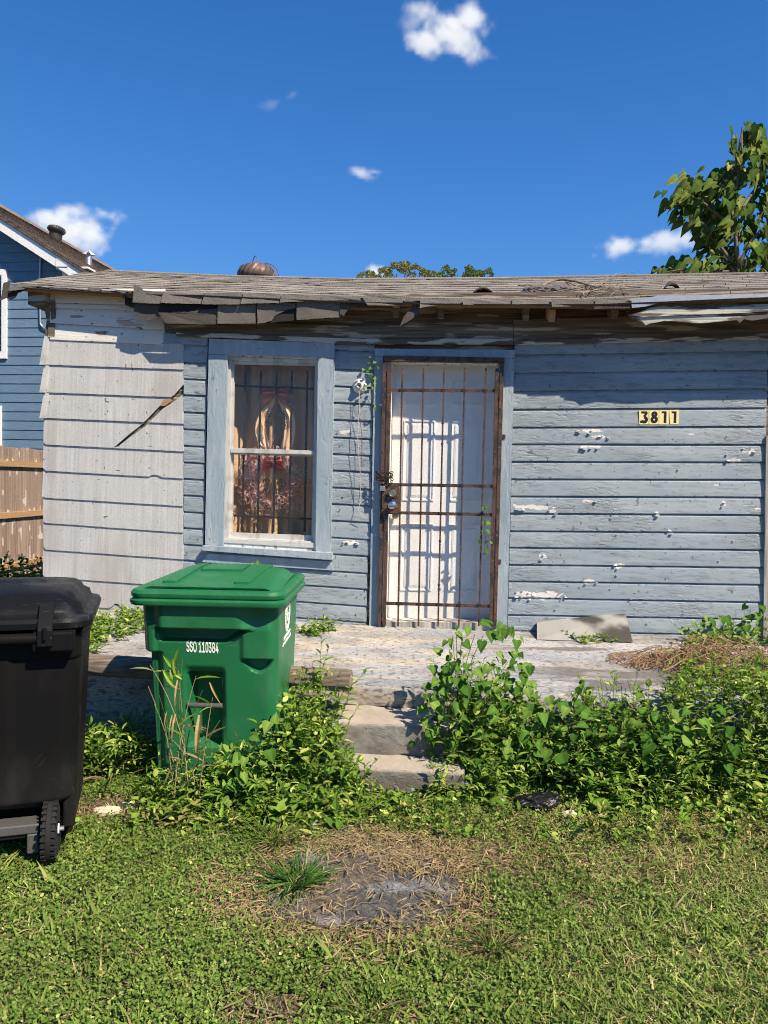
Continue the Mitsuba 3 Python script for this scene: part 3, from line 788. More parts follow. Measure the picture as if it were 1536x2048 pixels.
# ------------------------------------------------------------------ house number tiles
mat('tile_yellow', (0.80, 0.66, 0.30), 0.4)
mat('tile_black', (0.012, 0.012, 0.012), 0.4)
for i, (ch, x0, lab) in enumerate((('3', 1278.5, 'yellow house number tile with a black digit three'), ('8', 1298.6, 'yellow house number tile with a black digit eight'),
                                   ('1', 1318.4, 'yellow house number tile with a black digit one right after the eight'), ('1', 1338.2, 'last yellow house number tile with a black digit one, at the right end'))):
    k = thing('house_number', lab, 'house number', None)
    dx = [-.5, 0, 0, 0.4][i]
    put(k, 'tile', px_prism([(x0 + dx, 821 - i * .3), (x0 + 19.3 + dx, 820.6 - i * .3), (x0 + 18.8, 848.5), (x0 + (0 if i < 3 else 2.2), 848.7)], 0.024, 0.030), 'tile_yellow')
    hd = uz(0, 824)[1] - uz(0, 845)[1]
    o = uz(x0 + 9.6, 845.6, .03)
    arc = lambda x, y, r, a0, a1: LineString([(x + r * math.cos(math.radians(t)), y + r * math.sin(math.radians(t))) for t in np.linspace(a0, a1, 16)])
    st = .155
    if ch == '3':
        g_ = arc(.0, .27, .20, -165, 90).buffer(st * .8, cap_style=2).union(LineString([(-.27, .905), (.25, .905)]).buffer(.095, cap_style=2)).union(LineString([(.23, .90), (-.02, .53)]).buffer(.10, cap_style=2)).union(LineString([(-.33, .10), (-.05, .09)]).buffer(.10, cap_style=2))
    elif ch == '8':
        g_ = arc(0, .28, .20, 0, 360).buffer(.115).union(arc(0, .735, .155, 0, 360).buffer(.11))
    else:
        g_ = Polygon([(-.02, 0), (.19, 0), (.19, 1), (-.22, 1), (-.22, .84), (-.02, .84)])
    tm = extrude(Polygon(g_.exterior, [r.coords for r in g_.interiors]), 0.0015)
    v = np.array(tm.vertices); v[:, :2] *= hd
    put(k, 'digit', to_wall((v + [o[0], o[1], 0.0302], tm.faces)), 'tile_black')
# ------------------------------------------------------------------ roof of the old house
def project(q):
    q = np.atleast_2d(q) - EYE
    z = q @ FWD
    return np.stack([768 + F_PX * (q @ RGT) / z, 1024 - F_PX * (q @ UPV) / z], 1)


eave_px = [(8, 569, .14), (95, 577, .15), (268, 586, .17), (400, 588, .20), (560, 595, .23), (680, 600, .24), (840, 604, .28), (1000, 606, .325), (1190, 606, .35), (1340, 600, .365), (1536, 592, .38), (2150, 574, .38)]
ridge_px = [(215, 542), (300, 546), (480, 553.5), (700, 559), (1000, 557), (1200, 553), (1536, 547), (2020, 536)]
EV = np.array([W(*uz(x, y, o), o) for x, y, o in eave_px])
RG = np.array([W(*uz(x, y, -2.0), -2.0) for x, y in ridge_px])
over = lambda x: float(np.interp(x, [e[0] for e in eave_px], [e[2] for e in eave_px]))


def along(pts, s):
    d = (pts - P0) @ TW
    g = np.linspace(0, 1, len(pts)) * 0 + (d - d[0]) / (d[-1] - d[0])
    return np.stack([np.interp(s, g, pts[:, k]) for k in range(3)], -1)


def S(s, w):
    s, w = np.asarray(s, float), np.asarray(w, float)[..., None]
    p = along(EV, s) * (1 - w) + along(RG, s) * w
    p[..., 2] += 0.03 * (meshkit.fbm(np.stack([s * 9, w[..., 0] * 3, s * 0], -1), 2, 4) - 0.5) * np.minimum(w[..., 0] * 6, 1) * np.clip((1 - w[..., 0]) * 6, 0, 1)
    return p


roof = f'{house}__roof'
ROOFN = np.cross(S(.6, .5) - S(.4, .5), S(.5, .8) - S(.5, .2)); ROOFN /= np.linalg.norm(ROOFN)
if ROOFN[2] < 0: ROOFN = -ROOFN


def sheet(P, thick):                             # a slab under the (n, m, 3) grid of points
    n, m = P.shape[:2]
    a = P.reshape(-1, 3)
    b = a - ROOFN * thick
    f = []
    idx = lambda i, j: i * m + j
    N = n * m
    for i in range(n - 1):
        for j in range(m - 1):
            q = [idx(i, j), idx(i + 1, j), idx(i + 1, j + 1), idx(i, j + 1)]
            f += [[q[0], q[1], q[2]], [q[0], q[2], q[3]], [q[0] + N, q[2] + N, q[1] + N], [q[0] + N, q[3] + N, q[2] + N]]
    rim = [idx(i, 0) for i in range(n)] + [idx(n - 1, j) for j in range(1, m)] + [idx(i, m - 1) for i in range(n - 2, -1, -1)] + [idx(0, j) for j in range(m - 2, 0, -1)]
    for k in range(len(rim)):
        p, q = rim[k], rim[(k + 1) % len(rim)]
        f += [[p, p + N, q + N], [p, q + N, q]]
    return np.vstack([a, b]), np.array(f)


def deck(s0, s1, w0, w1, n, m, drop, thick):
    s, w = np.meshgrid(np.linspace(s0, s1, n), np.linspace(w0, w1, m), indexing='ij')
    return sheet(S(s, w) - ROOFN * drop, thick)


for i, (w0, w1) in enumerate(((0.012, 0.068), (0.071, 0.128), (0.131, 0.188))):
    put(roof, 'sheathing_board', deck(0.012, 1, w0, w1, 40, 2, 0.020 + .0002 * i, 0.020), 'sheathing_wood')
put(roof, 'deck', deck(0.012, 1, 0.192, 1, 40, 8, 0.034, 0.020), 'tar_paper')
bs, bw = np.meshgrid(np.linspace(0, 1, 30), np.linspace(0, 1, 6), indexing='ij')
BP = along(RG, bs) + (bw[..., None]) * (-NW * 3.9 - UZ * 1.25) + UZ * 0.004
put(roof, 'back_slope', sheet(BP, 0.03), 'roof_shingle_mid')
rr = random.Random(21)
ncol, nrow = 25, 12
for r_ in range(nrow):
    off = 0.5 * (r_ % 2) + 0.12 * rr.uniform(-1, 1)
    for c_ in range(ncol):
        w0, w1 = r_ / nrow, min((r_ + 1.12) / nrow, 1)
        s0, s1 = (c_ - off) / (ncol - .4), (c_ + 1 - off) / (ncol - .4)
        s0, s1 = max(s0, 0.0), min(s1, 1.0)
        if s1 - s0 < 0.005: continue
        g = 0.00035
        cols = np.linspace(s0 + g, s1 - g, 4)
        lift = [0.008 + abs(rr.gauss(0, 0.0025)) for _ in cols]
        if rr.random() < 0.012: lift[rr.choice([0, 3])] += rr.uniform(.003, .009)
        dw = rr.uniform(-.05, .05) / nrow
        lo = S(cols, np.full(4, max(w0 + dw, -0.006))) + ROOFN * np.array(lift)[:, None]
        mi_ = S(cols, np.full(4, (w0 + w1) / 2)) + ROOFN * 0.0065
        hi = S(cols, np.full(4, w1)) + ROOFN * 0.004
        put(roof, 'shingle', sheet(np.stack([lo, mi_, hi], 1), 0.004), rr.choice(['roof_shingle_light', 'roof_shingle_light', 'roof_shingle_mid', 'roof_shingle_light', 'roof_shingle_mid']))
put(roof, 'felt_edge', deck(0.012, 1, -0.017, 0.04, 60, 2, 0.004, 0.010), 'tar_paper')
# ridge caps
for c_ in range(21):
    s0, s1 = c_ / 21, (c_ + 1.02) / 21
    s = np.linspace(s0, min(s1, 1), 4)
    a = S(s, np.full(4, 0.955)) + ROOFN * .012
    b = along(RG, s) + UZ * .016
    c = along(RG, s) - NW * .12 - UZ * .030
    put(roof, 'ridge_cap', sheet(np.stack([a, b, c], 1), 0.004), rr.choice(['roof_shingle_light', 'roof_shingle_mid']))


# hanging and torn shingles along the eave: outlines with their own thickness, hanging below the roof edge
def flap(pts, dv, m, name='hanging_shingle', thick=0.005, tilt=0.0):
    x = sum(p[0] for p in pts) / len(pts)
    v0 = over(x) + dv
    poly = [uz(px, py, v0) for px, py in pts]
    # ragged edge
    out = []
    for i in range(len(poly)):
        a, b = np.array(poly[i]), np.array(poly[(i + 1) % len(poly)])
        k = max(1, int(np.linalg.norm(b - a) / 0.02))
        for j in range(k):
            q = a + (b - a) * j / k
            out.append(q + np.array([rr.uniform(-1, 1), rr.uniform(-1, 1)]) * 0.0016)
    mm = extrude(Polygon(out).buffer(0), thick)
    v = np.array(mm.vertices)
    zt = max(q[1] for q in poly)
    v[:, 2] += v0 + tilt * (zt - v[:, 1]) + 0.004 * np.sin(v[:, 0] * 14 + x)
    put(roof, name, to_wall((v, mm.faces)), m)


L_, M_, D_ = 'roof_shingle_light', 'roof_shingle_mid', 'roof_shingle_dark'
for pts, m in (([(268, 569), (278, 572), (288, 581), (326, 586), (322, 609), (268, 606)], M_), ([(327, 584), (409, 585), (402, 608.5), (323, 607)], L_), ([(410.5, 585), (486, 586), (480, 610), (404, 609)], M_), ([(487.5, 586), (564, 588), (558, 607), (481.5, 608)], L_),
               ([(565, 588), (645, 591), (640, 602), (560.5, 606)], L_), ([(646, 591), (722, 592), (736, 603), (700, 601), (680, 601), (641.5, 602)], M_), ([(723, 592), (808, 594), (806, 612), (735, 611)], L_), ([(809, 595), (842, 596), (840, 602), (808, 604)], M_),
               ([(840, 598), (925, 597), (925, 612), (893, 608), (862, 612), (840, 617)], L_), ([(926.5, 597), (1024, 598), (1024, 609), (975, 611), (926, 610)], L_), ([(1025.5, 598), (1101, 598), (1102, 615), (1060, 611), (1024, 610)], L_),
               ([(1102.5, 598), (1189, 598), (1189, 613), (1150, 613), (1104, 615)], M_), ([(1190, 598), (1262, 597), (1250, 606), (1190, 611)], L_)):
    flap(pts, 0.020, m, tilt=0.12)
for pts, m, dv in (([(268, 607), (321, 608), (318, 633), (306, 637), (296, 641), (284, 638), (268, 631)], D_, .0), ([(322, 604), (442, 605), (440, 630), (317, 629)], 'tar_paper', -.010), ([(316, 625), (379, 624), (400, 620), (435, 618), (433, 649), (332, 647)], D_, .002),
                   ([(436, 604), (512, 606), (512, 647), (435, 647)], M_, -.002), ([(514, 605), (591, 606), (591, 616), (573, 620), (555, 629), (549, 632), (543, 641), (531, 645), (515, 647)], M_, .002), ([(530, 606), (600, 604), (596, 640), (540, 646)], 'tar_paper', -.012),
                   ([(593, 603), (669, 602), (680, 612), (683, 622), (680, 634), (593, 640)], M_, .003)):
    flap(pts, dv, m, tilt=-0.04)
for pts, m, dv in (([(680, 598), (700, 601), (738, 604), (735, 612), (714, 612), (702, 616), (692, 624), (688, 632), (680, 628)], D_, -.004), ([(833, 602), (840, 601), (838, 627), (822, 640), (800, 653), (808, 634)], D_, .0),
                   ([(8, 566), (22, 562), (19, 578), (15, 596), (3, 601)], D_, .02), ([(17, 579), (30, 571), (48, 566), (92, 571), (62, 576), (38, 580), (22, 582)], L_, .03), ([(17, 583), (36, 579), (46, 574), (56, 577), (46, 582), (36, 586), (30, 596), (22, 599), (14, 597)], 'tar_paper', .01),
                   ([(174, 574), (206, 577), (199, 583), (188, 583), (180, 581)], M_, .012), ([(222, 579), (268, 582), (262, 586), (254, 584), (247, 589), (240, 584)], M_, .012), ([(100, 574), (240, 583), (240, 587), (170, 583), (100, 578)], D_, .004),
                   ([(247, 587), (258, 584), (254, 594), (246, 598)], D_, .0)):
    flap(pts, dv, m, 'torn_shingle')
put(roof, 'rafter_tail', px_prism([(56, 579), (89, 577), (89, 606), (56, 609)], -0.30, 0.10), 'rotten_wood')
put(roof, 'rafter_tail', px_prism([(250, 588), (264, 588), (264, 609), (250, 609)], 0.024, 0.13), 'tar_paper')
for x in (430, 620, 795, 883, 1049, 1097, 1220, 1400):
    o = over(x) - (0.05 if x == 1097 else 0.13)
    a = W(*uz(x, 615, 0.0), -0.25); b = W(uz(x, 615, 0.0)[0], 0, o)
    # underside of the deck at both ends
    sa = (((a - P0) @ TW) - ((EV[0] - P0) @ TW)) / (((EV[-1] - P0) @ TW) - ((EV[0] - P0) @ TW))
    e, r_ = along(EV, sa), along(RG, sa)
    zat = lambda v: e[2] + (r_[2] - e[2]) * (((e - P0) @ NW) - v) / (((e - P0) @ NW) + 2.0)
    dz = 0.045 + 0.047 if x != 1097 else .05 + .047
    a[2], b[2] = zat(-0.25) - dz, zat(o) - dz
    put(roof, 'rafter_tail', bar(a, b, 0.042, 0.088, UZ), 'sheathing_wood' if x == 1097 else 'rotten_wood')
# metal drip edge and rotten fascia at the right
dv = over(1360) + .022
put(roof, 'drip_edge', px_prism([(1263, 601), (1290, 597), (1316, 591), (1540, 588), (2100, 570), (2100, 582), (1540, 600), (1318, 606), (1290, 613), (1264, 616)], dv, dv + .004), 'galvanised')
put(roof, 'drip_edge', px_prism([(1188, 611), (1262, 603), (1262, 616), (1188, 618)], dv - .01, dv - .006), 'rusty_iron')
fa = [(1256, 629), (1280, 624), (1300, 616), (1330, 611), (1430, 610), (1540, 608), (2100, 588), (2100, 622), (1536, 636), (1505, 641), (1488, 638), (1480, 646), (1474, 640), (1440, 643), (1400, 646), (1368, 644), (1330, 641), (1300, 647), (1292, 650), (1284, 642), (1268, 636)]
put(roof, 'fascia_board', px_prism(fa, over(1400) - .03, over(1400) - .008), 'weathered_white_fascia')
put(roof, 'fascia_board', px_prism([(1262, 630), (1300, 620), (1330, 617), (1540, 613), (1540, 622), (1480, 626), (1360, 630), (1290, 634)], over(1400) - .0078, over(1400) + .006), 'weathered_white_fascia')

# things lying on the roof
_gs, _gw = np.meshgrid(np.linspace(0, 1, 700), np.linspace(0, 1, 90), indexing='ij')
_gp = S(_gs, _gw); _gq = project(_gp.reshape(-1, 3))


def on_roof(px, py, h=0.0):
    return _gp.reshape(-1, 3)[np.argmin(((_gq - [px, py]) ** 2).sum(1))] + ROOFN * h


mat('dry_twig', lambda p, n, uv: mix((0.13, 0.10, 0.075), (0.27, 0.22, 0.17), noise(p.x * 60, p.y * 60, p.z * 60)), 0.9)
tk = thing('twig_pile', 'heap of dry twigs and debris lying on the sagging shingle roof', 'twigs')
r5 = np.random.default_rng(4)
for i in range(26):
    x, y = r5.uniform(1035, 1190), r5.uniform(577, 596)
    L = r5.uniform(25, 100)
    sl = r5.normal(-.02, .16)
    hs = r5.uniform(.012, .045, 5)
    pts = [on_roof(x + L * t, y + L * t * sl + r5.normal(0, 1.2), h) for t, h in zip(np.linspace(0, 1, 5), hs)]
    put(tk, 'twig', tube(spline(pts, 12), np.linspace(.010, .003, 12) * r5.uniform(.35, .7), 5), 'dry_twig', smooth=True)
put(tk, 'twig', tube(spline([on_roof(1085, 580, .03), on_roof(1120, 574, .06), on_roof(1170, 581, .05), on_roof(1215, 588, .04), on_roof(1258, 583, .03)], 16), np.linspace(.013, .004, 16), 6), 'dry_twig', smooth=True)
for i in range(3):
    c = on_roof(1075 + 25 * i, 585, .0)
    m = trimesh.creation.icosphere(3, 1.0)
    v = m.vertices * [.13, .10, .045] * (0.7 + .6 * meshkit.fbm(m.vertices * 3 + i * 7, 3)[:, None])
    put(tk, 'debris', (v + c, m.faces), 'roof_shingle_mid', kind='stuff')
for (x, y, a, b, lab) in ((966, 590, .085, .07, 'curled dark shingle scrap lying above the eave over the door'), (1342, 578, .06, .03, 'small dark shingle scrap on the right of the roof')):
    c = on_roof(x, y, .012)
    g = np.linspace(-1, 1, 9)
    X, Y = np.meshgrid(g, g, indexing='ij')
    v = np.stack([X * a * np.sqrt(1 - .3 * Y ** 2), Y * b * np.sqrt(1 - .3 * X ** 2), .055 * (1 - X ** 2) * (1 - .5 * Y ** 2)], -1).reshape(-1, 3)
    f = [[i * 9 + j, (i + 1) * 9 + j, (i + 1) * 9 + j + 1] for i in range(8) for j in range(8)] + [[i * 9 + j, (i + 1) * 9 + j + 1, i * 9 + j + 1] for i in range(8) for j in range(8)]
    m2 = cat((v + c, np.array(f)), (v * [1, 1, .85] + c - [0, 0, .004], np.array(f)[:, ::-1]))
    single('shingle_scrap', m2, D_, lab, 'shingle')


# turbine vent behind the ridge
def turbine(base, r, h, mt, label, neck=0.25, fins=18, axis=(0, 0, 1), name='turbine_vent'):
    k = thing(name, label, 'roof vent')
    prof = [(r * .72, -neck), (r * .72, 0.0), (r * .80, .02 * r)]
    put(k, 'neck', lathe(prof, 28, (base, axis)), mt, smooth=40)
    put(k, 'core', lathe([(r * .70, 0), (r * .93, h * .25), (r * .95, h * .5), (r * .80, h * .78), (r * .45, h * .97), (0, h)], 36, (base, axis)), mt, smooth=True)
    ax = np.asarray(axis, float) / np.linalg.norm(axis)
    x = np.cross(ax, [0, 0, 1.0] if abs(ax[2]) < 0.9 else [1.0, 0, 0]); x /= np.linalg.norm(x); y = np.cross(ax, x)
    t = np.linspace(0, 1, 10)
    R = np.interp(t, [0, .25, .5, .78, .95, 1], [.76, .98, 1.0, .85, .5, .3]) * r
    for i in range(fins):
        a = 2 * math.pi * i / fins + 0.55 * t
        v = []
        for dr_, da in ((0, 0), (.035 * r, .02), (.0, .16)):
            v.append(np.asarray(base) + np.outer((R + dr_) * np.cos(a + da), x) + np.outer((R + dr_) * np.sin(a + da), y) + np.outer(t * h, ax))
        V = np.stack(v, 1).reshape(-1, 3)
        f = []
        for q in range(9):
            for j in range(3):
                b, c = q * 3 + j, q * 3 + (j + 1) % 3
                f += [[b, c, c + 3], [b, c + 3, b + 3]]
        put(k, 'fin', (V, np.array(f)), mt, smooth=30)
    return k


mat('brown_tin', lambda p, n, uv: mix((0.10, 0.065, 0.055), (0.22, 0.16, 0.14), fbm(p.x * 12, p.y * 12, p.z * 12)), 0.5, metallic=0.3)
mat('dark_tin', (0.055, 0.05, 0.048), 0.5, metallic=0.3)
q = W(*uz(513, 556, -2.35), -2.35)
tv = turbine(q - UZ * .05, 0.205, 0.205, 'brown_tin', 'rusty brown turbine vent with sprung bands behind the ridge of the old house')
bt = np.linspace(0, math.pi, 16)
for (dx, hh, w_, tilt) in ((-.02, .26, .055, .5), (.11, .17, .14, -.1)):
    c = q + TW * dx
    put(tv, 'loose_band', tube(c + np.outer(w_ * np.cos(bt), TW) + np.outer(hh * np.sin(bt) * .92, UZ) + np.outer(np.cos(bt) * tilt * .1, NW), .0045, 5), 'brown_tin', smooth=True)

# ------------------------------------------------------------------ porch with steps
pk = thing('porch', 'worn painted concrete porch with two steps in front of the barred door', 'porch')
D0 = float((at_z(850, 1373, PORCH) - P0) @ NW)
u0, u1 = UL - 0.05, uz(1560, 1300)[0]
prof = np.array([(0.004, -0.02), (0.004, 0.0), (D0 * .15, 0), (D0 * .3, 0), (D0 * .45, -.004), (D0 * .6, -.006), (D0 * .75, -.006), (D0 * .88, -.008), (D0 - .05, -.010), (D0 - .02, -.014), (D0 - .004, -.028), (D0, -.05), (D0, -.09), (D0 - .004, -.122), (D0 - .03, -.128), (D0 - .032, -.25), (D0 - .034, -PORCH - .05)])
nu_ = 180
us = np.linspace(u0, u1, nu_)
V = np.zeros((nu_, len(prof), 3))
for i, (v_, z_) in enumerate(prof):
    nz = meshkit.fbm(np.stack([us * 5, us * 0 + v_ * 5, us * 0], -1), 4, 9) - .5
    V[:, i, 0] = us
    V[:, i, 1] = PORCH + z_ + .012 * nz * (z_ > -.03)
    V[:, i, 2] = v_ + .03 * (meshkit.fbm(np.stack([us * 4, us * 0 + z_ * 14, us * 0 + 3], -1), 4, 2) - .5) * (v_ > D0 - .06)
kk_ = len(prof)
f = []
for i in range(nu_ - 1):
    for j in range(kk_ - 1):
        a = i * kk_ + j
        f += [[a, a + 1, a + 1 + kk_], [a, a + 1 + kk_, a + kk_]]
endc = []
for base in (0, (nu_ - 1) * kk_):
    endc += [[base, base + j, base + j + 1][:: 1 if base else -1] for j in range(1, kk_ - 1)]
put(pk, 'slab', to_wall((V.reshape(-1, 3), np.array(f + endc))), 'painted_concrete', smooth=35)


def rough_block(lo, hi, r, res, amp, seed, frame=None):
    lo, hi = np.array(lo, float), np.array(hi, float)
    m = manifold3d.Manifold.batch_hull([manifold3d.Manifold.sphere(r, 12).translate([a, b, c]) for a in (lo[0] + r, hi[0] - r) for b in (lo[1] + r, hi[1] - r) for c in (lo[2] + r, hi[2] - r)]).refine_to_length(res).to_mesh()
    v = np.array(m.vert_properties[:, :3], float)
    for k in range(3):
        v[:, k] += amp * (meshkit.fbm(v * 9 + k * 11.3, 4, seed) - .5) * 2
    return v, np.array(m.tri_verts)


ua, ub = ((at_z(660, 1445, PORCH - .126) - P0) @ TW), ((at_z(925, 1452, PORCH - .126) - P0) @ TW)
d1 = float((at_z(770, 1449, PORCH - .126) - P0) @ NW)
d2 = float((at_z(800, 1541, PORCH - .281) - P0) @ NW)
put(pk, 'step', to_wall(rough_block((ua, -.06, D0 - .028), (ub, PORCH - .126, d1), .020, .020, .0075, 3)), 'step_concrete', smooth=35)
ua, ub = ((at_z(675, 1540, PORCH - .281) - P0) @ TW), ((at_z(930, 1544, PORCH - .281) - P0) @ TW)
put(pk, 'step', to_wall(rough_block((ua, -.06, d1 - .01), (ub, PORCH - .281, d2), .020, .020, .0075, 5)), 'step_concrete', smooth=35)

# the round post lying along the porch edge
mat('weathered_log', lambda p, n, uv: mix((0.075, 0.058, 0.045), (0.26, 0.215, 0.17), noise(U(p) * 2.5, p.z * 95 + 2 * noise(U(p) * 3, p.z * 9), p.y * 95)), 0.92, lambda p, n, uv: 0.006 * noise(U(p) * 2.5, p.z * 95 + 2 * noise(U(p) * 3, p.z * 9), p.y * 95), 1.0)
la, lb = at_z(140, 1327, PORCH + .058), at_z(702, 1361, PORCH + .058)
mm = trimesh.creation.cylinder(1, 1, sections=40)
ts = np.linspace(0, 1, 60)
ang = np.arange(40) * 2 * math.pi / 40
ax = (lb - la) / np.linalg.norm(lb - la)
sx = np.cross(ax, UZ); sx /= np.linalg.norm(sx)
v = []
for t in ts:
    c = la + (lb - la) * t
    rad = .060 + .006 * (meshkit.fbm(np.stack([ang * 0 + t * 2.2, np.cos(ang) * 3, np.sin(ang) * 3], -1), 4, 2) - .5) * 2
    if t in (0, 1): rad = rad * .94
    v.append(c + np.outer(rad * np.cos(ang), sx) + np.outer(rad * np.sin(ang), UZ))
v = np.vstack(v + [la[None] - ax * 0, lb[None]])
f = [[i * 40 + j, i * 40 + (j + 1) % 40, (i + 1) * 40 + (j + 1) % 40] for i in range(59) for j in range(40)] + [[i * 40 + j, (i + 1) * 40 + (j + 1) % 40, (i + 1) * 40 + j] for i in range(59) for j in range(40)]
f += [[2400, (j + 1) % 40, j] for j in range(40)] + [[2401, 59 * 40 + j, 59 * 40 + (j + 1) % 40] for j in range(40)]
single('wooden_post', (v, np.array(f)), 'weathered_log', 'weathered round wooden post lying along the front edge of the porch', 'post', smooth=40)

# stained board leaning on the wall
mat('stained_board', lambda p, n, uv: mix((0.30, 0.30, 0.28), (0.055, 0.05, 0.045), smoothstep(0.36, 0.62, fbm(U(p) * 4, p.z * 9, 2.0, octaves=4) + 0.9 * (p.z - PORCH) - 0.06 + 0.35 * (U(p) - 1.2))), 0.9)
bb = [at_z(1074, 1279, PORCH + .004), at_z(1266, 1285, PORCH + .004)]
tt = [W(*uz(1074, 1245, .05), .05), W(*uz(1200, 1231, .04), .04), W(*uz(1251, 1228, .04), .04)]
ring = np.array([bb[0], bb[1], tt[2], tt[1], tt[0]])
back = ring - NW * .015
v = np.vstack([ring, back])
f = [[0, 1, 2], [0, 2, 3], [0, 3, 4], [5, 7, 6], [5, 8, 7], [5, 9, 8]] + [x for i in range(5) for x in ([i, 5 + i, 5 + (i + 1) % 5], [i, 5 + (i + 1) % 5, (i + 1) % 5])]
single('leaning_board', (v, np.array(f)), 'stained_board', 'low mildew-stained grey board leaning against the clapboard wall right of the door', 'board')

# ------------------------------------------------------------------ neighbour's house
THN = math.radians(8)
TN, NN = np.array([math.cos(THN), -math.sin(THN), 0]), np.array([-math.sin(THN), -math.cos(THN), 0])
PN = at_y(40, 700, 14.0); PN[2] = 0


def uzn(px, py, v=0.0):
    d = ray(px, py)
    q = EYE + d * ((v - (EYE - PN) @ NN) / (d @ NN))
    return float((q - PN) @ TN), float(q[2])


def to_n(m):
    v, f = (np.asarray(m.vertices), np.asarray(m.faces)) if hasattr(m, 'faces') else m
    return PN + v[:, :1] * TN + v[:, 1:2] * UZ + v[:, 2:3] * NN, f


def n_prism(pts, v0, v1, px=True):
    m = extrude([uzn(x, y, v1) for x, y in pts] if px else pts, v1 - v0)
    v = np.array(m.vertices); v[:, 2] += v0
    return to_n((v, m.faces))


mat('navy_siding', lambda p, n, uv: mix((0.095, 0.165, 0.245), (0.125, 0.20, 0.285), fbm(p.x * 2, p.y * 2, p.z * 14)) * (0.9 + 0.2 * noise(p.x * 9, p.z * 160)), 0.6, lambda p, n, uv: 0.0015 * noise(p.x * 12, p.z * 150), 1.0)
mat('white_trim', (0.72, 0.73, 0.74), 0.5)
mat('cream_sash', (0.62, 0.56, 0.44), 0.5)
mat('dark_glass', (0.03, 0.035, 0.04), 0.1)
mat('brown_roof', lambda p, n, uv: mix((0.055, 0.042, 0.034), (0.16, 0.125, 0.10), noise(p.x * 9 + p.y * 1.2, p.y * 3.0, p.z * 20)) * (0.6 + 0.8 * noise(p.x * 40, p.y * 20, p.z * 40)), 0.95)
nb = thing('neighbour_house', 'neighbouring house with blue lap siding, white gable trim and brown shingle roof', 'house')
cr = uzn(130, 545)[0]                           # right corner of its front
eave_n, e2 = uzn(178, 546, .35), uzn(0, 431, .35)
slope = (eave_n[1] - e2[1]) / (eave_n[0] - e2[0])
ridge_u = eave_n[0] - 4.6
ridge_z = eave_n[1] + slope * -4.6
wallq = Polygon([(2 * ridge_u - cr, 0), (cr, 0), (cr, eave_n[1] + slope * (cr - eave_n[0]) - .02), (ridge_u, ridge_z - .02), (2 * ridge_u - cr, eave_n[1] + slope * (cr - eave_n[0]) - .02)])
m = extrude(wallq, 0.1); v = np.array(m.vertices); v[:, 2] -= 0.1
put(nb, 'wall', to_n((v, m.faces)), 'navy_siding')
put(nb, 'wall', to_n(box((cr - .12, 0, -9), (cr, eave_n[1] - .1, -.105))), 'navy_siding')
z0 = uzn(60, 897)[1]; dz = (uzn(60, 660)[1] - z0) / 12.75
k = -10
while z0 + k * dz < ridge_z:
    a, b = z0 + k * dz, z0 + (k + 1) * dz
    g = Polygon([(ridge_u - 1.0, a), (cr - .002, a), (cr - .002, b), (ridge_u - 1.0, b)]).intersection(wallq)
    if g.area > .002:
        m = extrude(g, 0.008); v = np.array(m.vertices)
        v[:, 2] += .004 + .014 * np.clip((b - v[:, 1]) / dz, 0, 1)
        put(nb, 'siding_plank', to_n((v, m.faces)), 'navy_siding')
    k += 1
put(nb, 'corner_board', n_prism([(124, 541), (134, 541), (134, 1100), (124, 1100)], .022, .045), 'white_trim')
rb = lambda du, dzz: [(ridge_u, ridge_z - .06), (eave_n[0], eave_n[1] - .06), (eave_n[0], eave_n[1] - .26), (ridge_u, ridge_z - .26)]
put(nb, 'rake_board', n_prism(rb(0, 0), .31, .345, False), 'white_trim')
put(nb, 'rake_board', n_prism([(2 * ridge_u - x, z) for x, z in rb(0, 0)], .31, .345, False), 'white_trim')
put(nb, 'rake_soffit', n_prism([(ridge_u, ridge_z - .05), (eave_n[0], eave_n[1] - .05), (eave_n[0], eave_n[1] - .07), (ridge_u, ridge_z - .07)], .02, .309, False), 'white_trim')
put(nb, 'eave_return', n_prism([(112, 517), (135, 533), (112, 533)], .346, .36), 'white_trim')
put(nb, 'eave_return', to_n(box((uzn(112, 533, .3)[0], uzn(112, 533, .34)[1] - .03, .03), (eave_n[0] - .05, uzn(112, 533, .34)[1], .30))), 'white_trim')
put(nb, 'fascia', to_n(box((eave_n[0] - .03, eave_n[1] - .25, -9), (eave_n[0], eave_n[1] - .07, .308))), 'white_trim')
for sgn in (1, -1):
    q = [(ridge_u, ridge_z), (eave_n[0] + .06 , eave_n[1] - .037 ), (eave_n[0] + .06, eave_n[1] - .08), (ridge_u, ridge_z - .045)]
    if sgn < 0: q = [(2 * ridge_u - x, z) for x, z in q]
    put(nb, 'roof', n_prism(q, -9.2, .38, False), 'brown_roof')
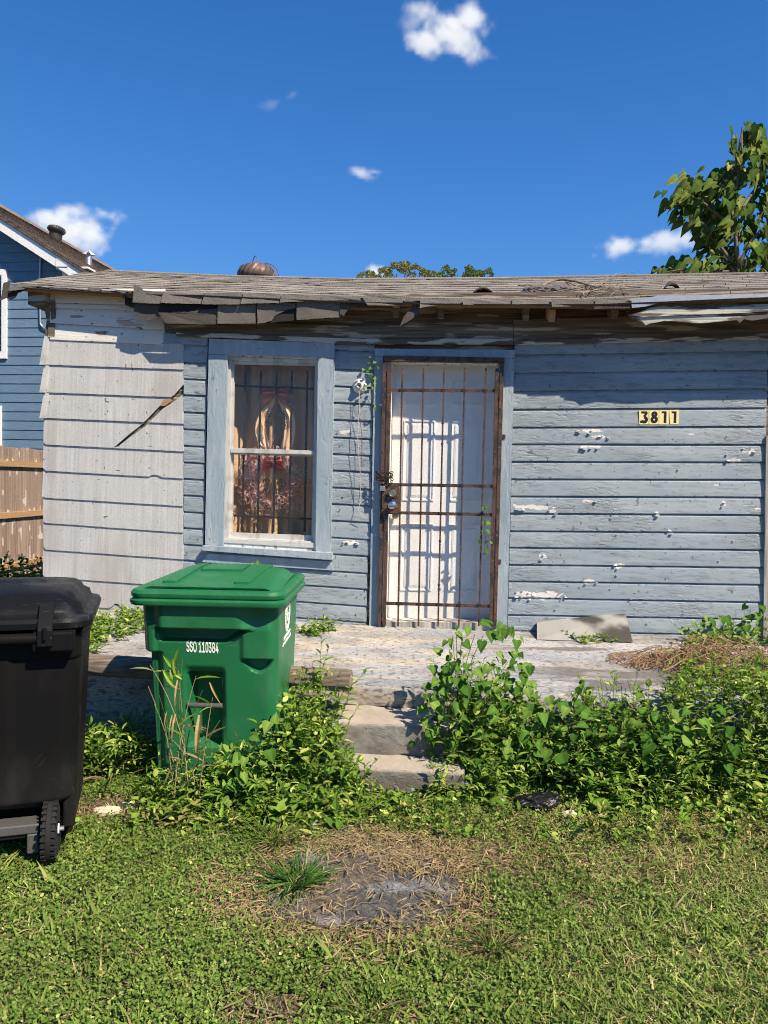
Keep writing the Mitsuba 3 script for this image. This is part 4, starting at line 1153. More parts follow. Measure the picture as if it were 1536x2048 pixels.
# rows of roof shingles on the visible slope
for i in range(24):
    uu_, zz_ = eave_n[0] + .06 - i * .155, eave_n[1] - .037 - slope * i * .155
    c_ = math.hypot(1, slope)
    q = [(uu_, zz_), (uu_ + .01, zz_ + .012), (uu_ - .18, zz_ - slope * .18 + .004), (uu_ - .18, zz_ - slope * .18)]
    if uu_ - .18 > ridge_u: put(nb, 'shingle_row', n_prism(q, -9.19, .385, False), 'brown_roof')
for k, (y0, y1, xr, xi) in enumerate(((540, 718, 16.5, 7.5), (812, 985, 5.5, -3))):
    w_ = f'{nb}__window' + ('' if k == 0 else '_001')
    o = [(-110, y0), (xr, y0), (xr, y1), (-110, y1)]
    n_ = [(-100, y0 + 12), (xi, y0 + 12), (xi, y1 - 12), (-100, y1 - 12)]
    mm = extrude(Polygon([uzn(*p) for p in o], [[uzn(*p) for p in n_]]), .05); v = np.array(mm.vertices); v[:, 2] += .018
    put(w_, 'frame', to_n((v, mm.faces)), 'white_trim')
    i2 = [(-96, y0 + 15), (xi - 2.5, y0 + 15), (xi - 2.5, y1 - 15), (-96, y1 - 15)]
    mm = extrude(Polygon([uzn(*p) for p in n_], [[uzn(*p) for p in i2]]), .022); v = np.array(mm.vertices); v[:, 2] += .018
    put(w_, 'sash', to_n((v, mm.faces)), 'cream_sash')
    put(w_, 'pane', n_prism(i2, .0185, .024), 'dark_glass')
pts = [uzn(x, y, .05) for x, y in ((82, 507), (81, 520), (80.5, 640), (82, 650), (88, 656), (100, 660))]
put(nb, 'conduit', tube(spline([PN + TN * a + UZ * b + NN * .05 for a, b in pts], 60), .018, 8), 'galvanised', smooth=True)


def on_n_roof(px, py):
    o = PN + TN * eave_n[0] + UZ * eave_n[1]
    nr = np.cross(TN * 1 + UZ * slope, NN); nr /= np.linalg.norm(nr)
    d = ray(px, py)
    return EYE + d * (((o - EYE) @ nr) / (d @ nr))


for (px, py) in ((112, 478), (177, 529)):
    q_ = on_n_roof(px, py)
    depth = -((q_ - PN) @ NN)
    if not (0 < depth < 9):                       # keep the vents on the roof
        q_ = PN + TN * (uzn(px, py, -4)[0]) + UZ * (eave_n[1] + slope * (uzn(px, py, -4)[0] - eave_n[0])) - NN * 4
    if px == 112:
        turbine(q_ + UZ * .14, .205, .17, 'dark_tin', 'dark turbine vent on the roof of the blue neighbouring house', neck=.5, fins=26, axis=(.18, 0, 1))
    else:
        kv = thing('vent_pipe', 'small galvanised vent pipe with a flared cap on the neighbouring roof', 'roof vent')
        put(kv, 'pipe', lathe([(.10, -.35), (.065, .14), (.06, .20)], 20, (q_, UZ)), 'galvanised', smooth=40)
        for a in (0, 1, 2, 3):
            e = np.array([math.cos(a * math.pi / 2 + .4), math.sin(a * math.pi / 2 + .4), 0]); e2_ = np.cross(UZ, e)
            vv = np.array([q_ + UZ * .19 + e2_ * -.05 + e * .05, q_ + UZ * .19 + e2_ * .05 + e * .05, q_ + UZ * .21 + e2_ * .03 + e * .125, q_ + UZ * .21 - e2_ * .03 + e * .125, q_ + UZ * .30])
            put(kv, 'cap', (vv, np.array([[0, 1, 2], [0, 2, 3], [0, 3, 4], [1, 4, 2], [2, 4, 3], [0, 4, 1]])), 'galvanised')

# ------------------------------------------------------------------ fence along the side of the lot
def fence_board(p, n, uv):
    c = mix((0.20, 0.145, 0.115), (0.34, 0.255, 0.20), noise(p.y * 7.2, p.z * .6, 1.0))
    c = c * (0.75 + 0.5 * noise(p.y * 90, p.z * 2.2))
    return mix(c, (0.52, 0.47, 0.42), smoothstep(0.80, 0.86, noise(p.y * 16, p.z * 7, 4.0)))


mat('cedar_board', fence_board, 0.85)
mat('fresh_rail', lambda p, n, uv: mix((0.34, 0.21, 0.095), (0.44, 0.29, 0.15), noise(p.y * 3, p.z * 60)), 0.8)
fk = thing('wooden_fence', 'brown cedar board fence with three rails left of the old house', 'fence')
fx = lambda y: -5.496 + 0.0625 * (y - 11)
fd = np.array([0.0625, 1, 0]); fd /= np.linalg.norm(fd)
fn_ = np.array([fd[1], -fd[0], 0])
fo = np.array([fx(8.8), 8.8, 0])
r6 = random.Random(5)
for i in range(34):
    a = i * .146
    h = 1.945 + r6.uniform(-.012, .012)
    poly = [(a, .03), (a + .139, .03), (a + .139, h - .03), (a + .112, h), (a + .027, h), (a, h - .03)]
    m = extrude(poly, .016); v = np.array(m.vertices)
    off = r6.uniform(0, .004)
    put(fk, 'board', (fo + v[:, :1] * fd + v[:, 1:2] * UZ + (v[:, 2:3] - .02 + off) * fn_, m.faces), 'cedar_board')
for z_ in (1.70, .95, .20):
    put(fk, 'rail', bar(fo + UZ * z_ + fn_ * .024 , fo + fd * 4.97 + UZ * z_ + fn_ * .024, .038, .085, UZ), 'fresh_rail')
for a in (.02, 2.45, 4.88):
    put(fk, 'post', bar(fo + fd * a + fn_ * -.07, fo + fd * a + fn_ * -.07 + UZ * 1.9, .09, .09, fd), 'cedar_board')
# ------------------------------------------------------------------ wheeled carts
def rrect(a, b, r, N):
    """N points round a rounded rectangle (half sizes a, b), starting at the middle of the far side, with outward normals; even spacing."""
    segs, c = [], [(a - r, b - r, 0), (-(a - r), b - r, 90), (-(a - r), -(b - r), 180), (a - r, -(b - r), 270)]
    pts, nor = [], []
    L = [2 * (b - r), math.pi / 2 * r, 2 * (a - r), math.pi / 2 * r, 2 * (b - r), math.pi / 2 * r, 2 * (a - r), math.pi / 2 * r]
    tot = sum(L)
    for k in range(N):
        s = k / N * tot
        i = 0
        while s > L[i]: s -= L[i]; i += 1
        q = i // 2
        if i % 2 == 0:
            p0 = [(a, -(b - r)), (a - r, b), (-a, b - r), (-(a - r), -b)][q]
            d = [(0, 1), (-1, 0), (0, -1), (1, 0)][q]
            n = [(1, 0), (0, 1), (-1, 0), (0, -1)][q]
            pts.append((p0[0] + d[0] * s, p0[1] + d[1] * s)); nor.append(n)
        else:
            an = math.radians(c[q][2]) + s / r
            pts.append((c[q][0] + r * math.cos(an), c[q][1] + r * math.sin(an))); nor.append((math.cos(an), math.sin(an)))
    return np.array(pts), np.array(nor)


def loft(rings, N=160, disp=None, cap_top=True, cap_bottom=True):
    """rings: (cx, cy, a, b, r, z). disp(x, y, nx, ny, z) -> outward displacement."""
    V = []
    for cx, cy, a, b, r, z in rings:
        p, n = rrect(a, b, min(r, a * .98, b * .98), N)
        d = disp(p[:, 0], p[:, 1], n[:, 0], n[:, 1], np.full(N, z)) if disp else 0
        q = p + n * np.reshape(d, (-1, 1)) if disp else p
        V.append(np.c_[q[:, 0] + cx, q[:, 1] + cy, np.full(N, z)])
    f = []
    j = np.arange(N); k = (j + 1) % N
    for i in range(len(rings) - 1):
        o = i * N
        f.append(np.stack([o + j, o + k, o + N + k], 1)); f.append(np.stack([o + j, o + N + k, o + N + j], 1))
    V = np.vstack(V)
    n0 = len(V)
    if cap_bottom:
        V = np.vstack([V, V[:N].mean(0)]); f.append(np.stack([k, j, np.full(N, n0)], 1)); n0 += 1
    if cap_top:
        o = (len(rings) - 1) * N
        V = np.vstack([V, V[o:o + N].mean(0)]); f.append(np.stack([o + j, o + k, np.full(N, n0)], 1))
    return V, np.vstack(f)


class Frame:
    def __init__(self, origin, yaw, lean=0.0, pitch=0.0):
        c, s = math.cos(yaw), math.sin(yaw)
        Rz = np.array([[c, -s, 0], [s, c, 0], [0, 0, 1]])
        c, s = math.cos(lean), math.sin(lean)
        Ry = np.array([[c, 0, s], [0, 1, 0], [-s, 0, c]])
        c, s = math.cos(pitch), math.sin(pitch)
        Rx = np.array([[1, 0, 0], [0, c, -s], [0, s, c]])
        self.o, self.R = np.asarray(origin, float), Rz @ Ry @ Rx

    def __call__(self, m):
        v, f = (np.asarray(m.vertices), np.asarray(m.faces)) if hasattr(m, 'faces') else m
        return v @ self.R.T + self.o, f

    def p(self, q):
        return np.asarray(q, float) @ self.R.T + self.o


def sst(a, b, x):
    t = np.clip((x - a) / (b - a), 0, 1)
    return t * t * (3 - 2 * t)


def scuffed(base, light, fine, z0=0.0):
    def fn(p, n, uv):
        c = mix(base, light, 0.5 * fbm(p.x * 5, p.y * 5, p.z * 5))
        w = noise(p.x * 7, p.y * 7, p.z * 7)
        s = smoothstep(0.84, 0.95, noise(p.x * 22 + 3 * w, p.y * 22, p.z * 210 + 60 * w)) * smoothstep(.45, .65, noise(p.x * 6, p.y * 6, p.z * 6 + 9))
        c = mix(c, fine, s * 0.8)
        c = mix(c, fine, 0.22 * smoothstep(0.5, 0.75, fbm(p.x * 9, p.y * 9, p.z * 3.5, octaves=4)))
        return mix(c, fine, 0.30 * smoothstep(0.55, 0.2, p.z) * fbm(p.x * 14, p.y * 14, p.z * 9))
    return fn


grain_bump = lambda p, n, uv: 0.0005 * noise(p.x * 420, p.y * 420, p.z * 420) + 0.003 * fbm(p.x * 6, p.y * 6, p.z * 6)
mat('green_plastic', scuffed((0.010, 0.122, 0.044), (0.018, 0.160, 0.062), (0.08, 0.19, 0.12)), 0.42, grain_bump, 1.0)
mat('black_plastic', scuffed((0.006, 0.006, 0.0065), (0.011, 0.011, 0.0115), (0.050, 0.050, 0.050)), 0.55, grain_bump, 1.0, specular=0.08)
mat('black_lid_plastic', scuffed((0.007, 0.008, 0.010), (0.013, 0.0145, 0.0175), (0.09, 0.10, 0.115)), 0.38, grain_bump, 1.0, specular=0.08)
mat('rubber', (0.013, 0.013, 0.013), 0.8)
mat('white_print', (0.78, 0.78, 0.76), 0.6)
mat('grey_pipe', (0.075, 0.075, 0.073), 0.5)

# green cart
gk2 = thing('waste_cart', 'green wheeled waste cart with a white number, standing among weeds before the porch', 'waste cart')
GO = at_y(428, 1200, 3.62); GO[2] = 0.0
GF = Frame(GO + np.array([-.012, .345, 0.005]), math.radians(-1.5), math.radians(-0.2))


def green_disp(x, y, nx, ny, z):
    z = z + 0.035 + .02 * np.clip((.8 - z) / .4, 0, 1)
    front = sst(.75, .97, -ny)
    d = np.zeros_like(x)
    # upper band is wider at the left; below it the left corner steps back
    left = sst(-.22, -.26, x)
    d += -0.030 * left * sst(.760, .745, z) * np.maximum(sst(.3, .9, -ny), sst(.3, .9, -nx) * (y < .1))
    d += 0.010 * front * sst(-.25, -.265, x) * sst(.905, .893, z) * sst(.74, .76, z)
    lens = sst(-.275, -.215, x) * sst(.235, .13, x) * sst(1.012, .985, z) * sst(.862, .872, z)
    d += 0.040 * front * lens
    k = np.clip((z - .806) / .066, 0, 1)
    pocket = sst(-.232 - .03 * k, -.215 - .03 * k, x) * sst(.205 * (.35 + .65 * k) + .01, .150 * (.35 + .65 * k), x) * sst(.806, .815, z) * sst(.876, .866, z)
    d += -0.055 * front * pocket
    zc = .668 + .060 * np.abs((x - .235) / .085) ** 1.6
    cres = sst(.140, .165, x) * sst(.335, .30, x) * sst(zc - .004, zc + .012, z) * sst(.735, .722, z)
    d += -0.040 * front * cres
    d += 0.014 * front * sst(.14, .17, x) * sst(.718, .735, z) * sst(.93, .86, z)
    slot = sst(-.112, -.104, x) * sst(.052, .044, x) * sst(.30, .31, z) * sst(.662, .652, z)
    d += -0.13 * front * slot
    d += -0.020 * front * sst(-.135, -.10, x + .0) * sst(.08, .05, x) * sst(.25, .5, z) * sst(.70, .655, z) * (1 - slot)
    return d


zs = np.linspace(0.03, 0.985, 190)
rings = [(0, .03 * (1 - z / .985), .305 + .026 * (z / .985) ** .9, .275 + .075 * z / .985, .055, z) for z in zs]
put(gk2, 'body', GF(loft(rings, 330, green_disp)), 'green_plastic', smooth=45)
rim = [(0, 0, .335, .357, .06, .952), (0, -.01, .366, .408, .07, .954), (0, -.01, .372, .414, .075, .963), (0, -.01, .372, .414, .075, .977), (0, -.01, .362, .404, .07, .984), (0, -.01, .360, .402, .07, .987), (0, -.01, .366, .408, .072, .993), (0, -.01, .368, .410, .072, 1.010), (0, -.01, .358, .400, .07, 1.025), (0, -.01, .335, .372, .06, 1.029), (0, -.01, .325, .36, .055, 1.019)]
lid = put(gk2, 'lid', GF(loft(rim, 120)), 'green_plastic', smooth=40)
g = 41
X, Y = np.meshgrid(np.linspace(-1, 1, g), np.linspace(-1, 1, g), indexing='ij')
ax_, by_ = .335 - .02 * (Y + 1) / 2, .366
Zt = 1.040 + .034 * np.clip((Y + 1) / 1.2, 0, 1) ** .8 * (1 - .55 * X ** 4) - .022 * sst(.80, 1.0, np.abs(X)) - .03 * sst(.7, 1.0, Y)
top = np.stack([X * ax_, Y * by_ - .012, Zt], -1)
bot = top * [.985, .985, 1] - [0, 0, .010]
idx = np.arange(g * g).reshape(g, g)
q = np.stack([idx[:-1, :-1], idx[1:, :-1], idx[1:, 1:], idx[:-1, 1:]], -1).reshape(-1, 4)
rimi = np.r_[idx[:, 0], idx[-1, 1:], idx[-2::-1, -1], idx[0, -2:0:-1]]
f = np.vstack([q[:, [0, 1, 2]], q[:, [0, 2, 3]], q[:, [0, 2, 1]] + g * g, q[:, [0, 3, 2]] + g * g, np.stack([rimi, rimi + g * g, np.roll(rimi, -1) + g * g], 1), np.stack([rimi, np.roll(rimi, -1) + g * g, np.roll(rimi, -1)], 1)])
put(gk2, 'lid_plate', GF((np.vstack([top.reshape(-1, 3), bot.reshape(-1, 3)]), f)), 'green_plastic', smooth=30)


def lid_z(x, y):
    Xn, Yn = x / .312, (y + .012) / .352
    return 1.040 + .034 * np.clip((Yn + 1) / 1.2, 0, 1) ** .8 * (1 - .55 * Xn ** 4) - .022 * sst(.80, 1.0, np.abs(Xn)) - .03 * sst(.7, 1.0, Yn)


for quad in ([(-.235, -.305), (-.165, -.305), (-.145, .24), (-.205, .24)], [(.11, -.305), (.185, -.305), (.205, .24), (.10, .24)], [(-.13, .00), (.085, .00), (.085, .24), (-.13, .24)]):
    poly = Polygon(quad).buffer(-.008).buffer(.008)
    m = extrude(poly, 1.0)
    m = trimesh.Trimesh(*trimesh.remesh.subdivide_to_size(m.vertices, m.faces, .05))
    v = np.array(m.vertices)
    v[:, 2] = lid_z(v[:, 0], v[:, 1]) + np.where(v[:, 2] > .5, .012, -.004)
    put(gk2, 'lid_rib', GF((v, m.faces)), 'green_plastic', smooth=35)
put(gk2, 'catch_bar', GF(tube([(-.115, -.285, .452), (.055, -.285, .452)], .0125, 12)), 'grey_pipe', smooth=40)
for sx in (-1, 1):
    wkey = put(gk2, 'wheel', GF(lathe([(0.02, -.03), (.115, -.03), (.125, -.02), (.125, .02), (.115, .03), (.02, .03)], 28, ((sx * .27, .27, .125), (1, 0, 0)))), 'rubber', smooth=35)
put(gk2, 'axle', GF(tube([(-.25, .27, .125), (.25, .27, .125)], .012, 8)), 'grey_pipe', smooth=40)


def front_y(x, z):                               # depth of the green front at (x, z), local
    b = .275 + .075 * z / .985
    return .03 * (1 - z / .985) - b


tm = meshkit.text_mesh('SSO 110384', 0.052, 0.0015, bold=True)
v = np.array(tm.vertices)
L = v[:, 0].max()
sc = .155 / L
z0t = .722
v = np.stack([-.112 + v[:, 0] * sc, np.zeros(len(v)), z0t + v[:, 1] * .95 - (v[:, 0] / L) * .004], -1)
dep = np.asarray(tm.vertices)[:, 2]
v[:, 1] = front_y(v[:, 0], v[:, 2]) - green_disp(v[:, 0], v[:, 1], v[:, 0] * 0, v[:, 0] * 0 - 1, v[:, 2]) - .0008 - dep
put(gk2, 'number', GF((v, np.asarray(tm.faces)[:, ::-1])), 'white_print')
# round emblem and two lines of small print on the right side: rings, star and spokes
def side_print(m, y0, z0, tilt=0.0):             # (a, b, thickness) on the right side: a to the back, b up
    v, f = (np.asarray(m.vertices), np.asarray(m.faces)) if hasattr(m, 'faces') else m
    a, b = v[:, 0] * math.cos(tilt) - v[:, 1] * math.sin(tilt), v[:, 0] * math.sin(tilt) + v[:, 1] * math.cos(tilt)
    y, z = y0 + a, z0 + b
    x = .305 + .026 * (np.clip(z, 0, 1) / .985) ** .9 + .0006 + v[:, 2]
    return GF((np.stack([x, y, z], -1), np.asarray(f)))


disc = lambda r: Point(0, 0).buffer(r, 24)
star = Polygon([((.036 if i % 2 == 0 else .015) * math.sin(i * math.pi / 5), (.036 if i % 2 == 0 else .015) * math.cos(i * math.pi / 5)) for i in range(10)])
shapes = [disc(.082).difference(disc(.074)), disc(.054).difference(disc(.048)), star]
dots = [Point(.064 * math.cos(a), .064 * math.sin(a)).buffer(.0052, 4) for a in np.linspace(0, 2 * math.pi, 25)[:-1]]
em = cat(*[extrude(s, .0012) for s in shapes + dots])
em = (em[0] * [1.0, 1.0, 1], em[1])
put(gk2, 'emblem', side_print(em, -.035, .855), 'white_print')
for (t, hgt, dy, dz, tl) in (('1', .030, 0, 0, 0),):
    lines = [extrude([(0, 0), (.16, 0), (.16, .010), (0, .010)], .0012)]
# the print is too small to read in the photograph: rows of letter-like marks
r7 = random.Random(9)
for row, (z_, hh, wd, tl) in enumerate(((.748, .021, .20, .03), (.722, .017, .26, .03))):
    a, ms = -wd / 2, []
    while a < wd / 2:
        w_ = r7.uniform(.009, .017)
        ms.append(extrude([(a, 0), (a + w_, 0), (a + w_, hh * r7.uniform(.75, 1)), (a, hh * r7.uniform(.75, 1))], .0012))
        a += w_ + .003 + (.010 if r7.random() < .2 else 0)
    put(gk2, 'small_print', side_print(cat(*ms), -.035, z_, tl), 'white_print')

# black cart, its wheeled back towards the street
bk2 = thing('waste_cart', 'black wheeled waste cart cut by the left edge of the picture', 'waste cart')
BO = at_y(150, 1400, 3.03); BO[2] = 0.0
yaw = math.radians(17)
c, s = math.cos(yaw), math.sin(yaw)
# local: x right, y away from the camera; the near right corner of the body is at (.275, -.30)
BF = Frame(BO - np.array([c * .268 - s * -.30, s * .268 + c * -.30, 0]) + [0, 0, .0], yaw, 0.0, 0.0)


def black_disp(x, y, nx, ny, z):
    near = sst(.75, .97, -ny)
    d = 0.012 * near * sst(.05, .02, x) * sst(.22, .26, z)          # raised centre panel of the back
    d += -.010 * sst(.7, .95, nx) * np.exp(-((y + .10) / .07) ** 2 - ((z - .60 - .25 * (y + .1)) / .035) ** 2)
    return d


zs = np.r_[np.linspace(.215, .25, 6), np.linspace(.26, .93, 60)]
rings = []
for z in zs:
    t = (z - .2) / .73
    sh = .05 * (1 - sst(.20, .26, z))
    rings.append((0, .012 * (1 - t), .262 + .028 * t - sh, .285 + .030 * t - sh, .075, z))
put(bk2, 'body', BF(loft(rings, 240, black_disp)), 'black_plastic', smooth=45)
base = [(0, .10, .235 + .01 * t, .185 + .02 * t, .05, z) for z, t in ((.015, 0), (.03, .3), (.30, 1))]
put(bk2, 'foot', BF(loft(base, 80)), 'black_plastic', smooth=40)
rimb = [(0, 0, .275, .305, .07, .83), (0, 0, .288, .318, .07, .835), (0, 0, .292, .322, .07, .85), (0, 0, .290, .320, .07, .93), (0, 0, .27, .30, .06, .932)]
put(bk2, 'collar', BF(loft(rimb, 120)), 'black_plastic', smooth=40)
put(bk2, 'handle_bar', BF(tube([(-.27, -.375, .930), (.17, -.375, .930)], .021, 14)), 'black_plastic', smooth=40)
for x in (-.2, .195):
    put(bk2, 'handle_bracket', BF(rbox((x - .075 if x > 0 else x - .03, -.385, .875), (x + .075 if x > 0 else x + .03, -.29, .955), .012)), 'black_plastic', smooth=40)
lidr = [(0, -.005, .318, .345, .10, .955), (0, -.005, .330, .357, .11, .962), (0, -.005, .334, .361, .11, .985), (0, -.005, .326, .353, .11, 1.000), (0, -.005, .300, .330, .11, 1.006), (0, 0, .292, .322, .11, 1.020), (0, 0, .286, .316, .11, 1.040), (0, 0.01, .262, .292, .11, 1.054), (0, .015, .252, .28, .10, 1.070), (0, .02, .235, .262, .10, 1.084), (0, .02, .15, .18, .08, 1.096), (0, .02, .02, .02, .01, 1.100)]
put(bk2, 'lid', BF(loft(lidr, 160)), 'black_lid_plastic', smooth=32)
panel = loft([(-.12, -.05, .245, .10, .02, 1.05), (-.12, -.05, .245, .10, .02, 1.092), (-.12, -.05, .235, .09, .02, 1.098)], 60)
v = panel[0].copy(); v[:, 2] += np.where(v[:, 2] > 1.06, (v[:, 1] + .05) * .16 - .004, 0)
put(bk2, 'lid_panel', BF((v, panel[1])), 'black_lid_plastic', smooth=32)
hp = np.array([(-.325, 1.062), (-.372, 1.005), (-.402, .962), (-.405, .905), (-.385, .900), (-.378, .955), (-.35, .99), (-.30, 1.040)])
m = extrude([(a, b) for a, b in hp], .052)
v = np.array(m.vertices); v = np.stack([v[:, 2] + .142, v[:, 0], v[:, 1]], -1)
hk = put(bk2, 'hinge_strap', BF((v, m.faces)), 'black_lid_plastic', smooth=25)
put(bk2, 'hinge_strap', BF((v - [.336, 0, 0], m.faces)), 'black_lid_plastic', smooth=25)
put(bk2, 'hinge_pin', BF(tube([(.168, -.409, .975), (.168, -.411, .93)], .0075, 10)), 'black_plastic', smooth=40)
# wheel with lugs
wc_ = (.236, -.255, .128)
def wheel(cx):
    wkey = put(bk2, 'wheel', BF(lathe([(.03, -.026), (.100, -.028), (.116, -.022), (.118, -.012), (.1235, -.009), (.1235, .009), (.118, .012), (.116, .022), (.100, .028), (.03, .026)], 40, ((cx, wc_[1], wc_[2]), (1, 0, 0)))), 'rubber', smooth=35)
    lug = []
    for i in range(30):
        a = i * 2 * math.pi / 30
        for sx, off in ((-1, 0), (1, .1)):
            v_, f_ = box((min(sx * .010, sx * .028), -.006, .112), (max(sx * .010, sx * .028), .006, .1262))
            an = a + off
            v_ = np.stack([v_[:, 0] + cx, v_[:, 1] * math.cos(an) + v_[:, 2] * math.sin(an) + wc_[1], -v_[:, 1] * math.sin(an) + v_[:, 2] * math.cos(an) + wc_[2]], -1)
            lug.append((v_, f_))
    put(wkey, 'tread_lugs', BF(cat(*lug)), 'rubber', kind='stuff')
    put(wkey, 'hub', BF(lathe([(.02, -.029), (.02, .029), (0, .030)], 20, ((cx, wc_[1], wc_[2]), (1, 0, 0)))), 'white_print', smooth=40)


wheel(.178); wheel(-.178)
put(bk2, 'axle', BF(tube([(-.20, wc_[1], wc_[2]), (.225, wc_[1], wc_[2])], .010, 8)), 'galvanised', smooth=40)
put(bk2, 'axle_bracket', BF(cat(rbox((-.10, -.30, .135), (.138, -.21, .175), .008), rbox((.092, -.30, .055), (.138, -.21, .136), .008))), 'grey_pipe', smooth=40)
put(bk2, 'side_skirt', BF(cat(rbox((.218, -.24, .12), (.262, .22, .40), .012))), 'black_plastic', smooth=40)
# ------------------------------------------------------------------ foliage
scene['leaf'] = {'type': 'principledthin', 'base_color': {'type': 'mesh_attribute', 'name': 'vertex_color'}, 'roughness': 0.36, 'diff_trans': 0.5, 'eta': 1.4}
scene['bark'] = {'type': 'twosided', 'bsdf': {'type': 'principled', 'base_color': proc(lambda p, n, uv: mix((0.07, 0.055, 0.04), (0.20, 0.165, 0.13), noise(p.x * 30, p.y * 30, p.z * 8))), 'roughness': 0.9}}


def tmpl(outline, fold=0.18, droop=0.25, mid=4, cup=0.0):
    """A leaf of unit length along x: outline = half widths at stations along the midrib; folded and drooping."""
    xs = np.linspace(0, 1, len(outline))
    v, f = [], []
    for x, w in zip(xs, outline):
        z = -droop * x * x
        v += [(x, 0, z), (x, w, z + fold * w - cup * w * w), (x, -w, z + fold * w - cup * w * w)]
    for i in range(len(xs) - 1):
        a = 3 * i
        if outline[i] > 0:
            f += [[a, a + 3, a + 1], [a, a + 2, a + 3]]
        if outline[i + 1] > 0:
            f += [[a + 1, a + 3, a + 4], [a + 2, a + 5, a + 3]]
    return np.array(v, float), np.array(f)


OVATE = tmpl([.0, .30, .34, .22, 0], .25, .15)
SMALL = tmpl([.0, .36, 0], .25, .1)
LANCE = tmpl([.02, .11, .125, .085, 0], .5, .35)
BLADE = tmpl([.035, .045, .035, 0], .6, .55)
CRAB = tmpl([.05, .085, .075, .04, 0], .5, .45)


def heart(seed):
    r = random.Random(seed)
    out = [(0, 0), (-.055, .13), (-.07, .27), (-.01, .40), (.11, .46), (.27, .43), (.46, .34), (.66, .21), (.84, .085), (1.0, 0)]
    n = len(out)
    v = []
    for x, y in out: v.append((x, 0 if x < 0 else 0, 0)); 
    mids = [(max(x, 0.0) * 1.0, 0.0) for x, y in out]
    V, Fc = [], []
    drp, fld = r.uniform(.10, .35), r.uniform(.12, .4)
    wav = r.uniform(0, 6)
    for k, (x, y) in enumerate(out):
        for sgn in (0, .55, 1.0, -.55, -1.0):
            px_, py_ = mids[k][0] + (x - mids[k][0]) * abs(sgn), y * sgn
            V.append((px_, py_, fld * abs(py_) - .35 * py_ * py_ - drp * px_ * px_ + .018 * math.sin(9 * px_ + wav + 4 * abs(py_))))
    for k in range(n - 1):
        a, b = 5 * k, 5 * k + 5
        for i, j in ((0, 1), (1, 2)):
            Fc += [[a + i, b + i, b + j], [a + i, b + j, a + j]]
        for i, j in ((0, 3), (3, 4)):
            Fc += [[a + i, b + j, b + i], [a + i, a + j, b + j]]
    return np.array(V), np.array(Fc)


HEART = [heart(i) for i in range(6)]


def unit(v):
    return v / np.maximum(np.linalg.norm(v, axis=-1, keepdims=True), 1e-9)


class Leaves:
    """Collects many small leaves (with a colour for each) and stems as one mesh."""

    def __init__(self, seed):
        self.v, self.f, self.c, self.n, self.r = [], [], [], 0, np.random.default_rng(seed)

    def add(self, t, pos, d, up, size, col, width=1.0):
        pos, d, up = np.atleast_2d(pos), unit(np.atleast_2d(d)), np.atleast_2d(up)
        m = len(pos)
        d = np.broadcast_to(d, (m, 3)); up = np.broadcast_to(up, (m, 3))
        size = np.broadcast_to(np.asarray(size, float), (m,))
        width = np.broadcast_to(np.asarray(width, float), (m,))
        y = unit(np.cross(up, d)); z = np.cross(d, y)
        tv, tf = t
        V = pos[:, None] + size[:, None, None] * (tv[None, :, :1] * d[:, None] + tv[None, :, 1:2] * (y * width[:, None])[:, None] + tv[None, :, 2:3] * z[:, None])
        self.v.append(V.reshape(-1, 3))
        self.f.append((tf[None] + (np.arange(m) * len(tv))[:, None, None]).reshape(-1, 3) + self.n)
        self.c.append(np.repeat(np.broadcast_to(col, (m, 3)), len(tv), 0))
        self.n += m * len(tv)

    def stem(self, pts, r, col, n=3):
        v, f = tube(pts, r, n, False)
        self.v.append(v); self.f.append(f + self.n); self.c.append(np.broadcast_to(col, (len(v), 3))); self.n += len(v)

    def mesh(self):
        return np.vstack(self.v), np.vstack(self.f)

    def put(self, key, smooth=False):
        scene[key] = mikit.ply(self.mesh(), 'leaf', smooth=smooth, color=np.clip(np.vstack(self.c), 0, 1))


def greens(r, n, a=(0.085, 0.185, 0.026), b=(0.240, 0.365, 0.060), c=(0.44, 0.52, 0.13), pc=0.18, j=0.16):
    t = r.random((n, 1))
    col = np.array(a) * (1 - t) + np.array(b) * t
    m = r.random(n) < pc
    col[m] = np.array(c) * r.uniform(.7, 1.1, (m.sum(), 1))
    return col * (1 + j * r.normal(size=(n, 1)))


dry = lambda r, n: (np.array([0.30, 0.22, 0.115]) * (1 - (t := r.random((n, 1)))) + np.array([0.50, 0.40, 0.23]) * t) * (1 + .12 * r.normal(size=(n, 1)))


def vnoise(x, y, k, seed=0, o=3):
    return meshkit.fbm(np.stack([x * k, y * k, x * 0], -1), o, seed)


def blob(x, y, cx, cy, rx, ry, soft=.35, seed=1):
    """1 inside an ellipse with an uneven rim, 0 outside."""
    d = np.hypot((x - cx) / rx, (y - cy) / ry) + .55 * (vnoise(x, y, 5.5, seed) - .5)
    return sst(1 + soft / 2, 1 - soft / 2, d)


# the slab of old concrete in the lawn
def gp(px, py):
    q = at_z(px, py, 0.0)
    return float(q[0]), float(q[1])


